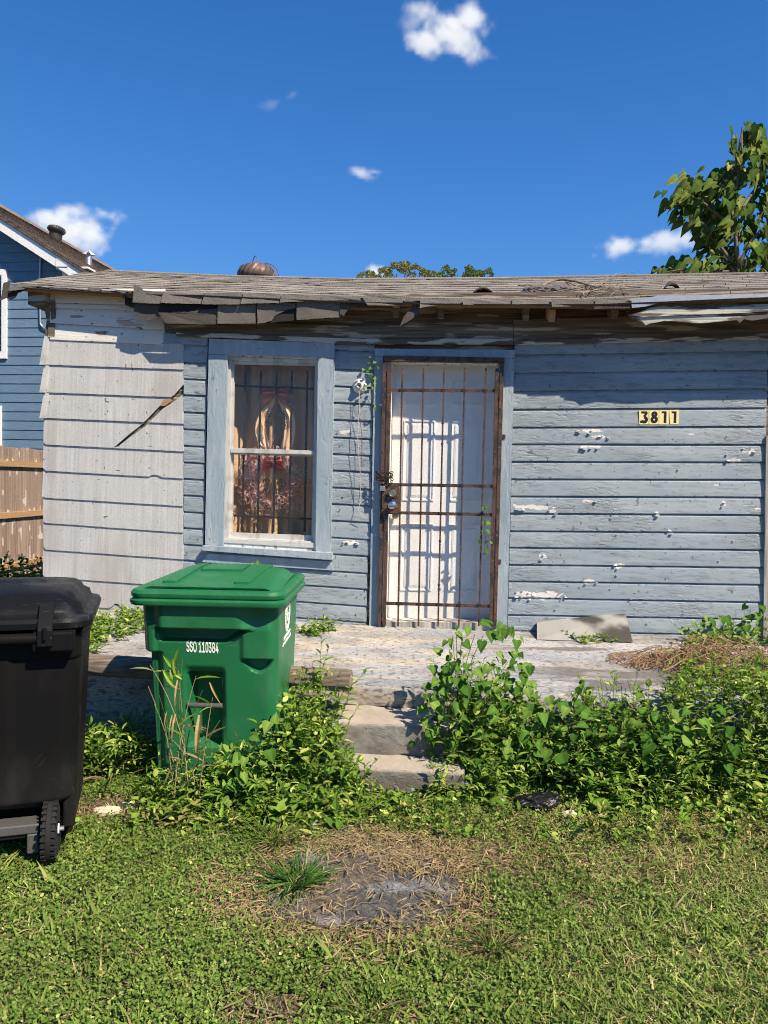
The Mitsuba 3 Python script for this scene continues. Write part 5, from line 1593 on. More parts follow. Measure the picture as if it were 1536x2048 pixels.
pc_ = gp(712, 1762)
slab_out = [gp(*q) for q in ((552, 1822), (566, 1750), (630, 1690), (700, 1668), (780, 1690), (840, 1725), (895, 1775), (870, 1828), (790, 1850), (680, 1842))]
big = Polygon(slab_out).buffer(.06).buffer(-.02)
pts = np.array(big.exterior.coords)
pts = np.array([big.exterior.interpolate(t, normalized=True).coords[0] for t in np.linspace(0, 1, 90)[:-1]])
pts += .02 * (np.stack([vnoise(pts[:, 0], pts[:, 1], 14, 3), vnoise(pts[:, 0], pts[:, 1], 14, 8)], -1) - .5) * 2
m = extrude(Polygon(pts).buffer(0), .05)
m = trimesh.Trimesh(*trimesh.remesh.subdivide_to_size(m.vertices, m.faces, .06))
v = np.array(m.vertices)
v[:, 2] += ground_h(v[:, 0], v[:, 1]) - .043 + .006 * (vnoise(v[:, 0], v[:, 1], 9, 2) - .5)


def old_slab(p, n, uv):
    a = fbm(p.x * 7, p.y * 9, 0.0, octaves=4)
    c = mix((0.050, 0.050, 0.052), (0.105, 0.102, 0.10), a)
    c = mix(c, (0.20, 0.21, 0.225), 0.75 * smoothstep(0.53, 0.66, fbm(p.x * 6 + 3, p.y * 8, 5.0, octaves=4)))
    c = mix(c, (0.20, 0.145, 0.085), smoothstep(0.47, 0.60, fbm(p.x * 5 + 9, p.y * 5, 9.0, octaves=4)) * 0.25)
    return c * (0.55 + 0.9 * noise(p.x * 130, p.y * 130))


mat('old_slab', old_slab, 0.95, lambda p, n, uv: 0.006 * fbm(p.x * 30, p.y * 30, 0.0, octaves=4) + .003 * noise(p.x * 180, p.y * 180), 1.0, 2e-3)
put('', 'path', (v, m.faces), 'old_slab', smooth=35, kind='structure', label='broken grey concrete slab of the old front path, sunk in the lawn')

# ---- lawn: low clover-like weeds, grass, dry grass
RG_ = np.random.default_rng(42)
NX = 900000
px_ = RG_.uniform(-3.2, 3.3, NX); py_ = RG_.uniform(1.85, 4.3, NX)
keep = (np.abs(px_) < .56 * py_ + .35)
px_, py_ = px_[keep], py_[keep]
slabm = blob(px_, py_, pc_[0], pc_[1] - .05, .40, .29, .4, 3)
ring = blob(px_, py_, pc_[0] + .02, pc_[1] - .03, .54, .46, .5, 4)
bare_left = blob(px_, py_, *gp(245, 1622), .42, .12, .6, 6)
bare_b = np.maximum(blob(px_, py_, *gp(520, 2025), .17, .07, .7, 7), blob(px_, py_, *gp(790, 2040), .10, .05, .7, 8))
bare_m = np.maximum(blob(px_, py_, *gp(900, 1720), .30, .16, .9, 9), blob(px_, py_, *gp(960, 1900), .22, .07, .9, 12))
dryzone = np.maximum(blob(px_, py_, *gp(1190, 1690), .85, .38, 1.0, 10) * .9, blob(px_, py_, *gp(1400, 1640), .6, .2, 1.0, 11))
under = sst(3.75, 3.95, py_ - 0.10 * px_ * 0)
n1, n2 = vnoise(px_, py_, 2.1, 21), vnoise(px_, py_, 6.5, 22)
rightness = sst(.30, .75, px_ / (py_ * .56) + .5 * (n1 - .5) * 2)
clov = (1 - slabm) * (1 - .88 * ring) * (1 - .93 * bare_left) * (1 - .9 * bare_b) * (1 - .7 * bare_m) * (1 - .75 * dryzone)
clov *= sst(.30, .50, .5 * n2 + .5 * n1 + .12 - .14 * rightness)
clov *= (1 - .78 * rightness)
grs = (1 - slabm) * (1 - .85 * ring) * (1 - .9 * bare_left) * (1 - .8 * bare_b) * (.26 + .74 * rightness) * (1 - .3 * dryzone)
sel = RG_.random(len(px_))
ci = np.where(sel < clov * .40)[0]
gi = np.where((sel > .50) & (sel < .50 + grs * .30))[0]
drk = sst(.0, 1.0, (dryzone + ring * 1.1 * (1 - .93 * slabm) + bare_m * .9 + bare_left * .35 + bare_b * .5) * .85 + .22 * sst(.55, .75, n2))
di = np.where(RG_.random(len(px_)) < .105 * np.clip(drk * 1.3 + .7 * ring * (1 - .97 * slabm) + .16, 0, 1.5))[0]

lw = Leaves(1)
k = len(ci)
x, y = px_[ci], py_[ci]
hum = .008 + .060 * vnoise(x, y, 9, 31) ** 1.3
P = np.stack([x, y, ground_h(x, y) + hum * RG_.uniform(.25, 1.0, k)], -1)
ang = RG_.uniform(0, 2 * math.pi, k)
tl = RG_.normal(.25, .55, k)
d = np.stack([np.cos(ang) * np.cos(tl), np.sin(ang) * np.cos(tl), np.sin(tl)], -1)
up = np.stack([RG_.normal(.10, .62, k), RG_.normal(-.15, .62, k), np.ones(k)], -1)
tone = vnoise(x, y, 3.3, 41)[:, None]
col = greens(RG_, k, (0.100, 0.192, 0.034), (0.250, 0.362, 0.085), (0.48, 0.50, 0.19), .08, .15) * (.50 + .72 * tone)
sz = RG_.uniform(.008, .0175, k)
hsel = RG_.random(k) < .22
lw.add(OVATE, P[hsel], d[hsel], up[hsel], sz[hsel], col[hsel])
lw.add(SMALL, P[~hsel], d[~hsel], up[~hsel], sz[~hsel], col[~hsel])
lw.put('clover_mat')
labels['clover_mat'] = {'label': 'mat of small round-leaved green weeds covering the lawn', 'category': 'ground cover', 'kind': 'stuff'}

gr_ = Leaves(2)
k = len(gi)
x, y = px_[gi], py_[gi]
P = np.stack([x, y, ground_h(x, y) - .004], -1)
ang = RG_.uniform(0, 2 * math.pi, k)
tl = np.clip(RG_.normal(.95, .33, k), .1, 1.5)
d = np.stack([np.cos(ang) * np.cos(tl), np.sin(ang) * np.cos(tl), np.sin(tl)], -1)
up = np.stack([-np.cos(ang) * np.sin(tl), -np.sin(ang) * np.sin(tl), np.cos(tl)], -1) + RG_.normal(0, .25, (k, 3))
col = greens(RG_, k, (0.118, 0.208, 0.040), (0.30, 0.39, 0.10), (0.56, 0.50, 0.25), .24, .2) * (.70 + .6 * vnoise(x, y, 4.2, 47)[:, None])
br = RG_.random(k) < .10
ln = RG_.uniform(.020, .058, k)
gr_.add(BLADE, P[~br], d[~br], up[~br], ln[~br], col[~br], 1.1)
gr_.add(CRAB, P[br], d[br], up[br], ln[br] * 1.1, col[br] * 1.05, .7)
for _ in range(170):                               # clumps of broad crab-grass blades
    bx, by = RG_.uniform(-1.6, 1.5), RG_.uniform(2.1, 3.3)
    if blob(np.array(bx), np.array(by), pc_[0], pc_[1], .5, .4, .3, 3) > .2: continue
    m_ = RG_.integers(5, 13)
    a = RG_.uniform(0, 2 * math.pi, m_); t_ = RG_.uniform(.5, 1.3, m_)
    dd_ = np.stack([np.cos(a) * np.cos(t_), np.sin(a) * np.cos(t_), np.sin(t_)], -1)
    uu_ = np.stack([-np.cos(a) * np.sin(t_), -np.sin(a) * np.sin(t_), np.cos(t_)], -1)
    gr_.add(CRAB, np.stack([bx + RG_.normal(0, .035, m_), by + RG_.normal(0, .03, m_), np.full(m_, float(ground_h(bx, by)))], -1), dd_, uu_, RG_.uniform(.045, .105, m_) * RG_.uniform(.6, 1.1), greens(RG_, m_, (.15, .23, .045), (.28, .36, .09), (.45, .42, .18), .1), .8)
gr_.put('lawn_grass')
labels['lawn_grass'] = {'label': 'short uneven green grass, thickest on the right side of the lawn', 'category': 'grass', 'kind': 'stuff'}

ds = Leaves(3)
k = len(di)
x, y = px_[di], py_[di]
P = np.stack([x, y, ground_h(x, y) + RG_.uniform(.004, .022, k) + .012 * blob(x, y, pc_[0], pc_[1], .42, .34, .3, 3)], -1)
ang = RG_.uniform(0, 2 * math.pi, k); tl = RG_.normal(.08, .22, k)
d = np.stack([np.cos(ang) * np.cos(tl), np.sin(ang) * np.cos(tl), np.sin(tl)], -1)
ds.add(BLADE, P, d, np.stack([RG_.normal(0, .4, k), RG_.normal(0, .4, k), np.ones(k)], -1), RG_.uniform(.018, .065, k), dry(RG_, k), .9)
ds.put('dry_grass')
labels['dry_grass'] = {'label': 'straw-coloured dry grass clippings round the sunken slab and along the weeds', 'category': 'dry grass', 'kind': 'stuff'}


# ---- weeds
def weed(L, base, h, lean=(0, 0), n=16, ll=.05, kind=LANCE, col=None, sr=.0022, spread=.9, bare=.15, droop=.2, wid=1.0, flowers=0):
    r = L.r
    base = np.asarray(base, float)
    t = np.linspace(0, 1, 7)
    bend = np.array([lean[0], lean[1], 0.0])
    pts = base + np.outer(t, UZ * h) + np.outer(t ** 2, bend) + r.normal(0, .012, (7, 3)) * t[:, None]
    L.stem(pts, np.linspace(sr, sr * .5, 7), np.array([0.09, 0.135, 0.03]) * r.uniform(.7, 1.3))
    tt = bare + (1 - bare) * (np.arange(n) + r.random(n)) / n
    P = np.stack([np.interp(tt, t, pts[:, k]) for k in range(3)], -1)
    a = np.arange(n) * 2.4 + r.uniform(0, 6) + r.normal(0, .4, n)
    el = r.normal(.30 + .5 * tt ** 3, .3, n)
    d = np.stack([np.cos(a) * np.cos(el), np.sin(a) * np.cos(el), np.sin(el)], -1)
    up = np.stack([r.normal(0, .3, n), r.normal(-.1, .3, n), np.ones(n)], -1)
    c = greens(r, n) if col is None else col(r, n)
    s = ll * r.uniform(.55, 1.2, n) * (1 - .45 * tt ** 2)
    L.add(kind, P, d, up, s, c, wid)
    for _ in range(flowers):
        flower(L, pts[-1] + r.normal(0, .02, 3))


PETAL = tmpl([.02, .30, .38, 0], .1, .1)


def flower(L, p):
    r = L.r
    a0 = r.uniform(0, 6)
    for i in range(3):
        a = a0 + i * 2.1
        L.add(PETAL, p, [math.cos(a), -.3, math.sin(a)], [0, -1, .4], .0095, np.array([0.42, 0.46, 0.78]) * r.uniform(.8, 1.1))


def thicket(key, label, cat_, seed, n, xr, yr, hfun, nl=(14, 26), kinds=None, flowers=.022, zbase=None, avoid=None, ll=(.045, .095)):
    L = Leaves(seed)
    r = L.r
    made = 0
    while made < n:
        x, y = r.uniform(*xr), r.uniform(*yr)
        h = hfun(x, y)
        if h <= .02 or (avoid and avoid(x, y)): 
            made += .2
            continue
        h *= r.uniform(.55, 1.05)
        z = float(ground_h(x, y)) if zbase is None else zbase
        kind, w = kinds[r.integers(len(kinds))] if kinds else (LANCE, 1.0)
        weed(L, (x, y, z), h, (r.normal(0, .10), r.normal(-.05, .08)), int(r.integers(*nl) * (.5 + h)), r.uniform(*ll), kind, None, wid=w, flowers=int(r.random() < flowers))
        made += 1
    L.put(key)
    labels[key] = {'label': label, 'category': cat_, 'kind': 'stuff'}


glove = gp(1082, 1606)
# heights of the growth along the porch, metres, by x
porch_y = lambda x: float((P0 + NW * D0)[1]) - .103 * (x - float((P0 + NW * D0)[0]))
hL = lambda x: np.interp(x, [-1.75, -1.5, -1.25, -1.0, -.75, -.55, -.42, -.30, -.20, -.08, .02], [.20, .27, .30, .26, .30, .42, .56, .62, .52, .26, .06])
hR = lambda x: np.interp(x, [.12, .22, .32, .60, .75, .95, 1.3, 1.6, 1.9, 2.4, 3.0], [.10, .30, .62, .66, .52, .50, .54, .62, .66, .68, .6])
front_fade = lambda x, y, y0, y1: float(sst(y0, y1, y))
mixk = [(LANCE, 1.0), (LANCE, 1.25), (LANCE, .9), (OVATE, .8)]
thicket('leafy_weeds', 'thick leafy weeds with small blue flowers between the green cart and the porch steps', 'weeds', 51, 520, (-1.75, .02), (3.28, 4.18), lambda x, y: hL(x) * (front_fade(x, y, 3.30, 3.55) if -1.12 < x < -.42 else front_fade(x, y, 3.36, 3.80)), kinds=mixk,
        avoid=lambda x, y: (-1.16 < x < -.44 and y > 3.60) or (x < -1.12 and y < 3.82) or (x < -.95 and y < 3.48) or y > porch_y(x) - .03 or (x > -.24 and y > 3.72))
thicket('leafy_weeds_001', 'tall thick weeds along the porch right of the steps up to the right edge', 'weeds', 52, 760, (.14, 2.7), (3.62, 4.2), lambda x, y: hR(x) * front_fade(x, y, 3.56, 3.95) * float(.58 + .75 * vnoise(np.array(x), np.array(y), 2.6, 61, 2)) , kinds=mixk,
        avoid=lambda x, y: y > porch_y(x) - .03 or (x < .34 and y > 3.70) or math.hypot((x - glove[0]) / .17, (y - glove[1] + .08) / .22) < 1)
# low fringe in front of both
L = Leaves(53); r = L.r
for _ in range(620):
    x = r.uniform(-1.9, 2.6)
    y = r.uniform(3.30, 3.75) - .05 * abs(x)
    if vnoise(np.array(x), np.array(y), 2.5, 77) < .40: continue
    if -1.75 < x < -1.0 and (y > 3.5 or r.random() < .6) and r.random() < .9: continue
    if math.hypot((x - glove[0]) / .16, (y - glove[1] + .06) / .16) < 1: continue
    if -.20 < x < .30 and y > 3.60: continue
    weed(L, (x, y, float(ground_h(x, y))), r.uniform(.04, .15), (r.normal(0, .04), r.normal(-.03, .03)), int(r.integers(6, 12)), r.uniform(.022, .05), LANCE if r.random() < .6 else OVATE, None if r.random() < .75 else (lambda r, n: greens(r, n, (.22, .22, .06), (.38, .32, .12), pc=.3)), bare=.02, wid=1.1)
L.put('low_weeds')
labels['low_weeds'] = {'label': 'low yellow-green weeds fringing the thicket where the lawn begins', 'category': 'weeds', 'kind': 'stuff'}


# single plants
def plant(name, label, cat_, fill, seed, group=None):
    L = Leaves(seed)
    fill(L, L.r)
    k = numbered(name)
    L.put(k)
    labels[k] = {'label': label, 'category': cat_}
    if group: labels[k]['group'] = group
    return k


def tuft(cx, cy, n, ln, col, spread=1.0, z=0.0):
    def fill(L, r):
        a = r.uniform(0, 2 * math.pi, n); tl = np.clip(r.normal(.85, .35, n), .1, 1.5)
        d = np.stack([np.cos(a) * np.cos(tl) * spread, np.sin(a) * np.cos(tl) * spread, np.sin(tl)], -1)
        up = np.stack([-np.cos(a) * np.sin(tl), -np.sin(a) * np.sin(tl), np.cos(tl)], -1)
        P = np.stack([cx + .022 * np.cos(a) + r.normal(0, .02, n), cy + .022 * np.sin(a) + r.normal(0, .015, n), np.full(n, float(ground_h(cx, cy)) + z)], -1)
        L.add(BLADE, P, d, up, ln * r.uniform(.4, 1.15, n), col(r, n), .34)
    return fill


tg = lambda r, n: greens(r, n, (0.045, 0.115, 0.022), (0.10, 0.19, 0.04), (.36, .30, .15), .10)
ty = lambda r, n: greens(r, n, (0.10, 0.17, 0.03), (0.20, 0.26, 0.06), (.45, .38, .2), .25)
plant('grass_tuft', 'bright green grass tuft growing at the left edge of the sunken slab', 'grass tuft', tuft(*gp(590, 1772), 240, .165, lambda r, n: tg(r, n) * 1.5), 61)
plant('grass_tuft', 'grass tuft just behind the sunken slab, left of its far end', 'grass tuft', tuft(*gp(553, 1690), 130, .15, ty), 62)
plant('grass_tuft', 'yellowish grass tuft at the lower edge of the picture, below the slab', 'grass tuft', tuft(*gp(740, 2035), 130, .12, ty, 1.3), 63)
plant('grass_tuft', 'half-dry grass tuft in the lawn right of the slab', 'grass tuft', tuft(*gp(985, 1900), 150, .12, lambda r, n: np.where(r.random((n, 1)) < .55, dry(r, n) * .8, tg(r, n))), 64)
plant('grass_tuft', 'pale grass tuft in the lawn in front of the green cart', 'grass tuft', tuft(*gp(345, 1700), 50, .10, lambda r, n: np.where(r.random((n, 1)) < .6, dry(r, n), ty(r, n))), 65)
plant('grass_tuft', 'thin pale grass tuft leaning against the black cart', 'grass tuft', tuft(*gp(235, 1560), 34, .42, lambda r, n: np.where(r.random((n, 1)) < .4, dry(r, n) * .8, tg(r, n)), .8), 66)


def stalks(L, r):                                  # half-dead tall grass before the cart
    bx, by, _ = at_z(372, 1590, 0)
    by = 3.50
    bx = at_y(372, 1560, by)[0]
    tips = [(318, 1390), (296, 1372), (356, 1340), (365, 1318), (392, 1352), (425, 1395), (405, 1380), (300, 1330), (330, 1450), (410, 1450), (345, 1480), (372, 1470), (440, 1440)]
    for i, (x, y) in enumerate(tips):
        q = at_y(x, y, by + r.uniform(-.12, .03))
        b = np.array([bx + r.normal(0, .05), by + r.normal(0, .04), 0.0])
        mid = (b + q) / 2 + [r.normal(0, .02), r.normal(0, .02), .10]
        c = np.array([.42, .33, .17]) if i % 3 else np.array([.16, .2, .06])
        L.stem(spline([b, mid, q], 10), np.linspace(.0032, .0014, 10), c, 4)
        for j in range(1 + i % 2):
            t = r.uniform(.4, 1)
            p = b * (1 - t) ** 2 + 2 * mid * t * (1 - t) + q * t ** 2
            L.add(LANCE, p, [r.normal(0, 1), r.normal(-.3, .4), r.normal(-.1, .6)], [r.normal(0, .4), -.6, .8], r.uniform(.06, .13), (dry(r, 1)[0] * .9 if r.random() < .6 else greens(r, 1)[0]), .38)
    for (x0, y0, x1, y1) in ((356, 1360, 345, 1420), (352, 1428, 338, 1490), (345, 1430, 335, 1470), (420, 1365, 438, 1410), (400, 1430, 385, 1540)):
        a, b = at_y(x0, y0, by - .08), at_y(x1, y1, by - .10)
        L.add(CRAB, a, b - a, [0, -1, .2], np.linalg.norm(b - a) * 1.15, np.array([.55, .42, .19]) * r.uniform(.8, 1.1), .5)
    for i in range(6):
        p = at_y(355 + r.normal(0, 8), 1352 + r.normal(0, 12), by - .05)
        L.add(LANCE, p, [r.normal(0, .8), -.2, r.uniform(.2, 1)], [0, -1, .3], r.uniform(.06, .10), greens(r, 1)[0] * 1.3, .9)


plant('dying_grass_stalk', 'clump of tall half-dry grass stalks with straw leaves in front of the green cart', 'weeds', stalks, 70)


def tall(x0, y0, depth, h, n, ll, zb=0.0, kind=LANCE, lean=(0, 0), fl=0, wid=1.0):
    def fill(L, r):
        q = at_y(x0, y0, depth)
        for i in range(3):
            weed(L, (q[0] + r.normal(0, .025), depth + r.normal(0, .02), zb), h * r.uniform(.72, 1.03), (lean[0] + r.normal(0, .04), lean[1] + r.normal(0, .03)), n, ll, kind, flowers=fl, wid=wid)
    return fill


plant('tall_weed', 'tall narrow-leaved weed rising against the round post right of the green cart', 'weed', tall(632, 1480, 3.98, .72, 24, .085, lean=(.05, 0)), 71)
plant('tall_weed', 'spiky-leaved weed growing against the lower right corner of the green cart', 'weed', tall(515, 1500, 3.52, .43, 20, .085), 72)
plant('tall_weed', 'slender weed on the front edge of the lowest step', 'weed', tall(866, 1580, 3.72, .24, 14, .045), 73)
plant('tall_weed', 'slender yellowish weed standing right of the lowest step', 'weed', tall(985, 1590, 3.68, .27, 16, .05), 74)
plant('tall_weed', 'weed with blue flowers before the porch edge, left of the brown vine heap', 'weed', tall(1170, 1450, 3.98, .50, 22, .06, fl=1), 75)


def porch_patch(poly, n, h, ll, seed_kind=LANCE, wid=1.15, fl=.03):
    P_ = Polygon([tuple(at_z(x, y, PORCH)[:2]) for x, y in poly])
    def fill(L, r):
        x0, y0, x1, y1 = P_.bounds
        k = 0
        while k < n:
            x, y = r.uniform(x0, x1), r.uniform(y0, y1)
            if not P_.contains(Point(x, y)): continue
            weed(L, (x, y, PORCH - .01), h * r.uniform(.4, 1.1), (r.normal(0, .06), r.normal(-.04, .05)), int(r.integers(8, 14)), ll * r.uniform(.7, 1.2), seed_kind if r.random() < .75 else OVATE, flowers=int(r.random() < fl), bare=.05, wid=wid)
            k += 1
    return fill


plant('porch_weeds', 'bright green weeds with blue flowers on the porch between the two carts', 'weeds', porch_patch([(165, 1318), (165, 1240), (296, 1226), (300, 1262), (250, 1280), (200, 1305)], 120, .12, .055), 80)
plant('porch_weeds', 'small leafy weeds on the porch against the wall left of the door', 'weeds', porch_patch([(560, 1268), (600, 1258), (676, 1258), (672, 1266), (620, 1275)], 34, .13, .05), 81)
plant('porch_weeds', 'low green sprig on the porch in front of the leaning board', 'weeds', porch_patch([(1138, 1280), (1180, 1274), (1240, 1282), (1170, 1291)], 26, .06, .035, OVATE, .9, 0), 82)
plant('porch_weeds', 'green weeds climbing beside the dry vine heap near the right corner', 'weeds', porch_patch([(1340, 1330), (1390, 1280), (1536, 1270), (1600, 1300), (1480, 1300), (1400, 1360)], 70, .17, .055, OVATE, 1.0), 83)
plant('porch_weeds', 'weeds spilling over the porch edge in front of the dry vine heap', 'weeds', porch_patch([(1310, 1412), (1330, 1370), (1420, 1350), (1600, 1340), (1600, 1420)], 170, .17, .05), 84)


# leafy climbers with each large leaf a part
def leaf_variants(colors, pre):
    out = []
    for i, c in enumerate(colors):
        v, f = HEART[i % len(HEART)]
        cc = np.tile(c, (len(v), 1)) * (0.88 + .30 * (np.abs(v[:, 1:2]) < .02))
        out.append(mikit.ply((v, f), 'leaf', smooth=True, color=cc))
    return out


def place(pos, d, up, s, w=1.0):
    d = unit(np.asarray(d, float)); y = unit(np.cross(np.asarray(up, float), d)); z = np.cross(d, y)
    M = np.eye(4); M[:3, 0], M[:3, 1], M[:3, 2], M[:3, 3] = d * s, y * s * w, z * s, pos
    return T(M.tolist())


GV = leaf_variants([(0.080, 0.190, 0.030), (0.112, 0.235, 0.040), (0.064, 0.155, 0.027), (0.150, 0.275, 0.048), (0.092, 0.205, 0.034), (0.20, 0.32, 0.066)], 'g')


def climber(name, label, cat_, spots, seed, variants, size, facing=(0, -.75, .75), fspread=.45, tip=(0, -.2, -.8), stem_pts=(), stem_r=.003, stem_col=(.10, .12, .04), petiole=.0):
    r = np.random.default_rng(seed)
    k = thing(name, label, cat_)
    if len(stem_pts):
        L = Leaves(seed)
        for pts in stem_pts:
            L.stem(spline(pts, 16), np.linspace(stem_r, stem_r * .5, 16), stem_col, 5)
        kk = numbered(f'{k}__stem')
        L.put(kk)
    for p in spots:
        up = unit(np.array(facing) + r.normal(0, fspread, 3))
        d = np.array(tip) + r.normal(0, .45, 3)
        d = d - up * (d @ up) * .85
        e = dict(variants[r.integers(len(variants))]); e['to_world'] = place(p, d, up, size * r.uniform(.55, 1.15), r.uniform(.85, 1.05))
        scene[numbered(f'{k}__leaf')] = e
    return k


r8 = np.random.default_rng(88)
# mound right of the steps
spots = []
for _ in range(330):
    a, t = r8.uniform(0, 2 * math.pi), r8.random()
    el = r8.uniform(.0, 1.0)
    cx, cy = .50 + .04 * el, 3.93
    R = .31 * (1 - .50 * el ** 2) * (.72 + .38 * r8.random())
    z = .16 + .68 * el + r8.normal(0, .02)
    p = np.array([cx + R * math.cos(a), cy + .62 * R * math.sin(a), z])
    if p[1] > cy + .1: continue
    if len(spots) < 270 and (el < .7 or len(spots) % 2): spots.append(p)
st = [[(.42, 3.95, 0), (.40, 3.9, .4), (.44 + .08 * math.cos(i), 3.9 + .05 * math.sin(i * 2), .78)] for i in range(5)]
climber('heart_leaf_vine', 'mound of heart-leaved vine beside the steps, reaching up before the door', 'vine', spots, 90, GV, .058, stem_pts=st)
spots = []
for _ in range(150):
    x = r8.uniform(.62, 1.75)
    z = np.interp(x, [.6, .9, 1.2, 1.5, 1.75], [.56, .44, .44, .42, .40]) * r8.uniform(.45, 1.12)
    spots.append(np.array([x, 3.80 + .25 * z + r8.normal(0, .06) - .08 * x * .5, z]))
climber('heart_leaf_vine', 'broad heart-shaped vine leaves trailing through the weeds below the porch, right of the mound', 'vine', spots, 91, GV, .074, stem_pts=[[(.7, 3.8, .1), (1.0, 3.8, .38), (1.4, 3.8, .36), (1.75, 3.8, .3)]])
spots = []
for _ in range(75):
    x, y = r8.uniform(455, 740), r8.uniform(1400, 1610)
    if y < 1400 + abs(x - 590) * .8: continue
    dpt_ = 3.62 + .28 * (1610 - y) / 200 if x > 560 else 3.45
    spots.append(at_y(x, y, dpt_))
climber('heart_leaf_vine', 'small heart-leaved vine creeping over the weeds left of the steps', 'vine', spots, 92, GV, .062)
# vine by the lamp, vine on the gate, sprig behind the cart
spots = [P3(x + r8.normal(0, 4), y + r8.normal(0, 3), .075 + r8.uniform(0, .03)) for x, y in ((733, 722), (742, 716), (748, 728), (738, 735), (728, 738), (745, 742), (751, 735), (740, 750), (746, 756), (752, 760), (744, 766), (739, 772), (749, 776), (756, 808), (750, 814), (760, 818), (764, 824), (755, 822), (748, 808), (743, 726), (735, 744))]
climber('climbing_vine', 'small green vine clinging to the door casing above the lamp holder', 'vine', spots, 93, GV, .036, facing=(.3, -.8, .5), stem_pts=[[P3(741, 714, .06), P3(744, 740, .07), P3(742, 775, .06), P3(746, 800, .05), P3(756, 815, .07), P3(765, 832, .09)]], stem_r=.002)
spots = [P3(x, y, .125) for x, y in ((974, 1011), (968, 1015), (966, 1043), (979, 1044), (965, 1060), (975, 1059), (960, 1079), (972, 1080), (980, 1085), (972, 1098), (976, 1102), (968, 1106))]
climber('climbing_vine', 'thin vine with a few leaves twisting up the right bars of the gate', 'vine', spots, 94, GV, .042, facing=(.3, -.9, .3), stem_pts=[[P3(968, 1110, .12), P3(974, 1085, .12), P3(968, 1060, .125), P3(971, 1035, .125), P3(965, 1005, .12), P3(969, 985, .12)]], stem_r=.002)
q0 = at_y(512, 1150, 4.62)
climber('vine_sprig', 'sprig of two round leaves showing above the lid of the green cart', 'vine', [at_y(505, 1132, 4.62), at_y(516, 1131, 4.60)], 95, [GV[3]], .042, facing=(0, -.95, .3), tip=(0, -.1, 1), fspread=.1, stem_pts=[[[q0[0], 4.62, PORCH], [q0[0] + .03, 4.62, .75], [q0[0], 4.61, 1.03]]])
spots = [P3(r8.uniform(1492, 1538), r8.uniform(1195, 1268), r8.uniform(.07, .16)) for _ in range(16)] + [P3(r8.uniform(1380, 1500), r8.uniform(1228, 1290), r8.uniform(.07, .25)) for _ in range(46)]
climber('climbing_vine', 'leafy vine climbing the wall at the right corner post', 'vine', spots, 96, GV, .060, facing=(.2, -.7, .6), stem_pts=[[P3(1478, 1290, .1), P3(1490, 1240, .08), P3(1484, 1208, .05)], [P3(1515, 1280, .1), P3(1522, 1230, .1), P3(1514, 1195, .06)]], stem_r=.002)

# heap of dry vines on the right end of the porch
mat('dry_vine', lambda p, n, uv: mix((0.20, 0.115, 0.062), (0.42, 0.28, 0.17), noise(p.x * 25, p.y * 25, p.z * 25)), 0.9)
parts = []
c0 = at_z(1425, 1335, PORCH)
for _ in range(520):
    a, R = r8.uniform(0, 2 * math.pi), math.sqrt(r8.random())
    x, y = c0[0] + .55 * R * math.cos(a) + .06, c0[1] + .30 * R * math.sin(a)
    z = PORCH + .015 + .17 * max(0, 1 - R * R) * r8.uniform(.2, 1)
    th = r8.uniform(0, 6.28)
    Ln = r8.uniform(.08, .26)
    t = np.linspace(-.5, .5, 6)
    cv_ = r8.normal(0, .25)
    pts = np.stack([x + Ln * t * math.cos(th) + cv_ * Ln * t * t * 2, y + Ln * t * math.sin(th) * .7, z + r8.normal(0, .02) + .05 * Ln * np.cos(t * 6) - .08 * t * t], -1)
    pts[:, 2] = np.maximum(pts[:, 2], PORCH + .004)
    parts.append(tube(pts, r8.uniform(.0015, .0035), 4, False))
key = single('dry_vine_heap', cat(*parts), 'dry_vine', 'heap of dry brown vine stems on the right end of the porch', 'dry vines', kind='stuff', smooth=True)
parts = []
c1 = at_z(1300, 1325, PORCH)
for _ in range(120):
    a, R = r8.uniform(0, 2 * math.pi), math.sqrt(r8.random())
    x, y = c1[0] + .26 * R * math.cos(a), c1[1] + .22 * R * math.sin(a)
    th = r8.uniform(0, 6.28); t = np.linspace(-.5, .5, 5); Ln = r8.uniform(.05, .16)
    pts = np.stack([x + Ln * t * math.cos(th), y + Ln * t * math.sin(th), PORCH + .006 + .05 * (1 - R) * r8.random() + .02 * np.cos(t * 5)], -1)
    parts.append(tube(pts, r8.uniform(.0012, .003), 4, False))
single('dry_vine_heap', cat(*parts), 'dry_vine', 'thin scatter of dry vine stems at the left foot of the larger heap', 'dry vines', kind='stuff', smooth=True)

# ---- small things on the ground
mat('black_rubber', (0.010, 0.010, 0.011), 0.42)
q = at_z(1082, 1604, 0.045)
m = trimesh.creation.icosphere(4, 1.0)
v = m.vertices * [.095, .055, .034]
v = v + .020 * (np.stack([meshkit.fbm(m.vertices * 2.6 + k * 9, 4, k) for k in range(3)], -1) - .5) * 2
v[:, 2] += .022 * np.clip(m.vertices[:, 0], 0, 1) ** 1.5
ck2 = thing('rubber_glove', 'crumpled black glove lying at the edge of the weeds right of the steps', 'glove')
put(ck2, 'palm', (v + q, m.faces), 'black_rubber', smooth=True)
for i in range(4):
    a = q + np.array([-.06, -.022 + .016 * i, .0]); b = a + np.array([-.055 - .01 * (i % 2), -.03 + .014 * i, -.012])
    put(ck2, 'finger', tube(spline([a, (a + b) / 2 + [0, 0, .012], b], 8), [.011, .012, .012, .0115, .011, .010, .008, .003], 8), 'black_rubber', smooth=True)
mat('pale_stone', lambda p, n, uv: mix((0.42, 0.37, 0.28), (0.62, 0.57, 0.46), fbm(p.x * 30, p.y * 30, p.z * 30)), 0.9)
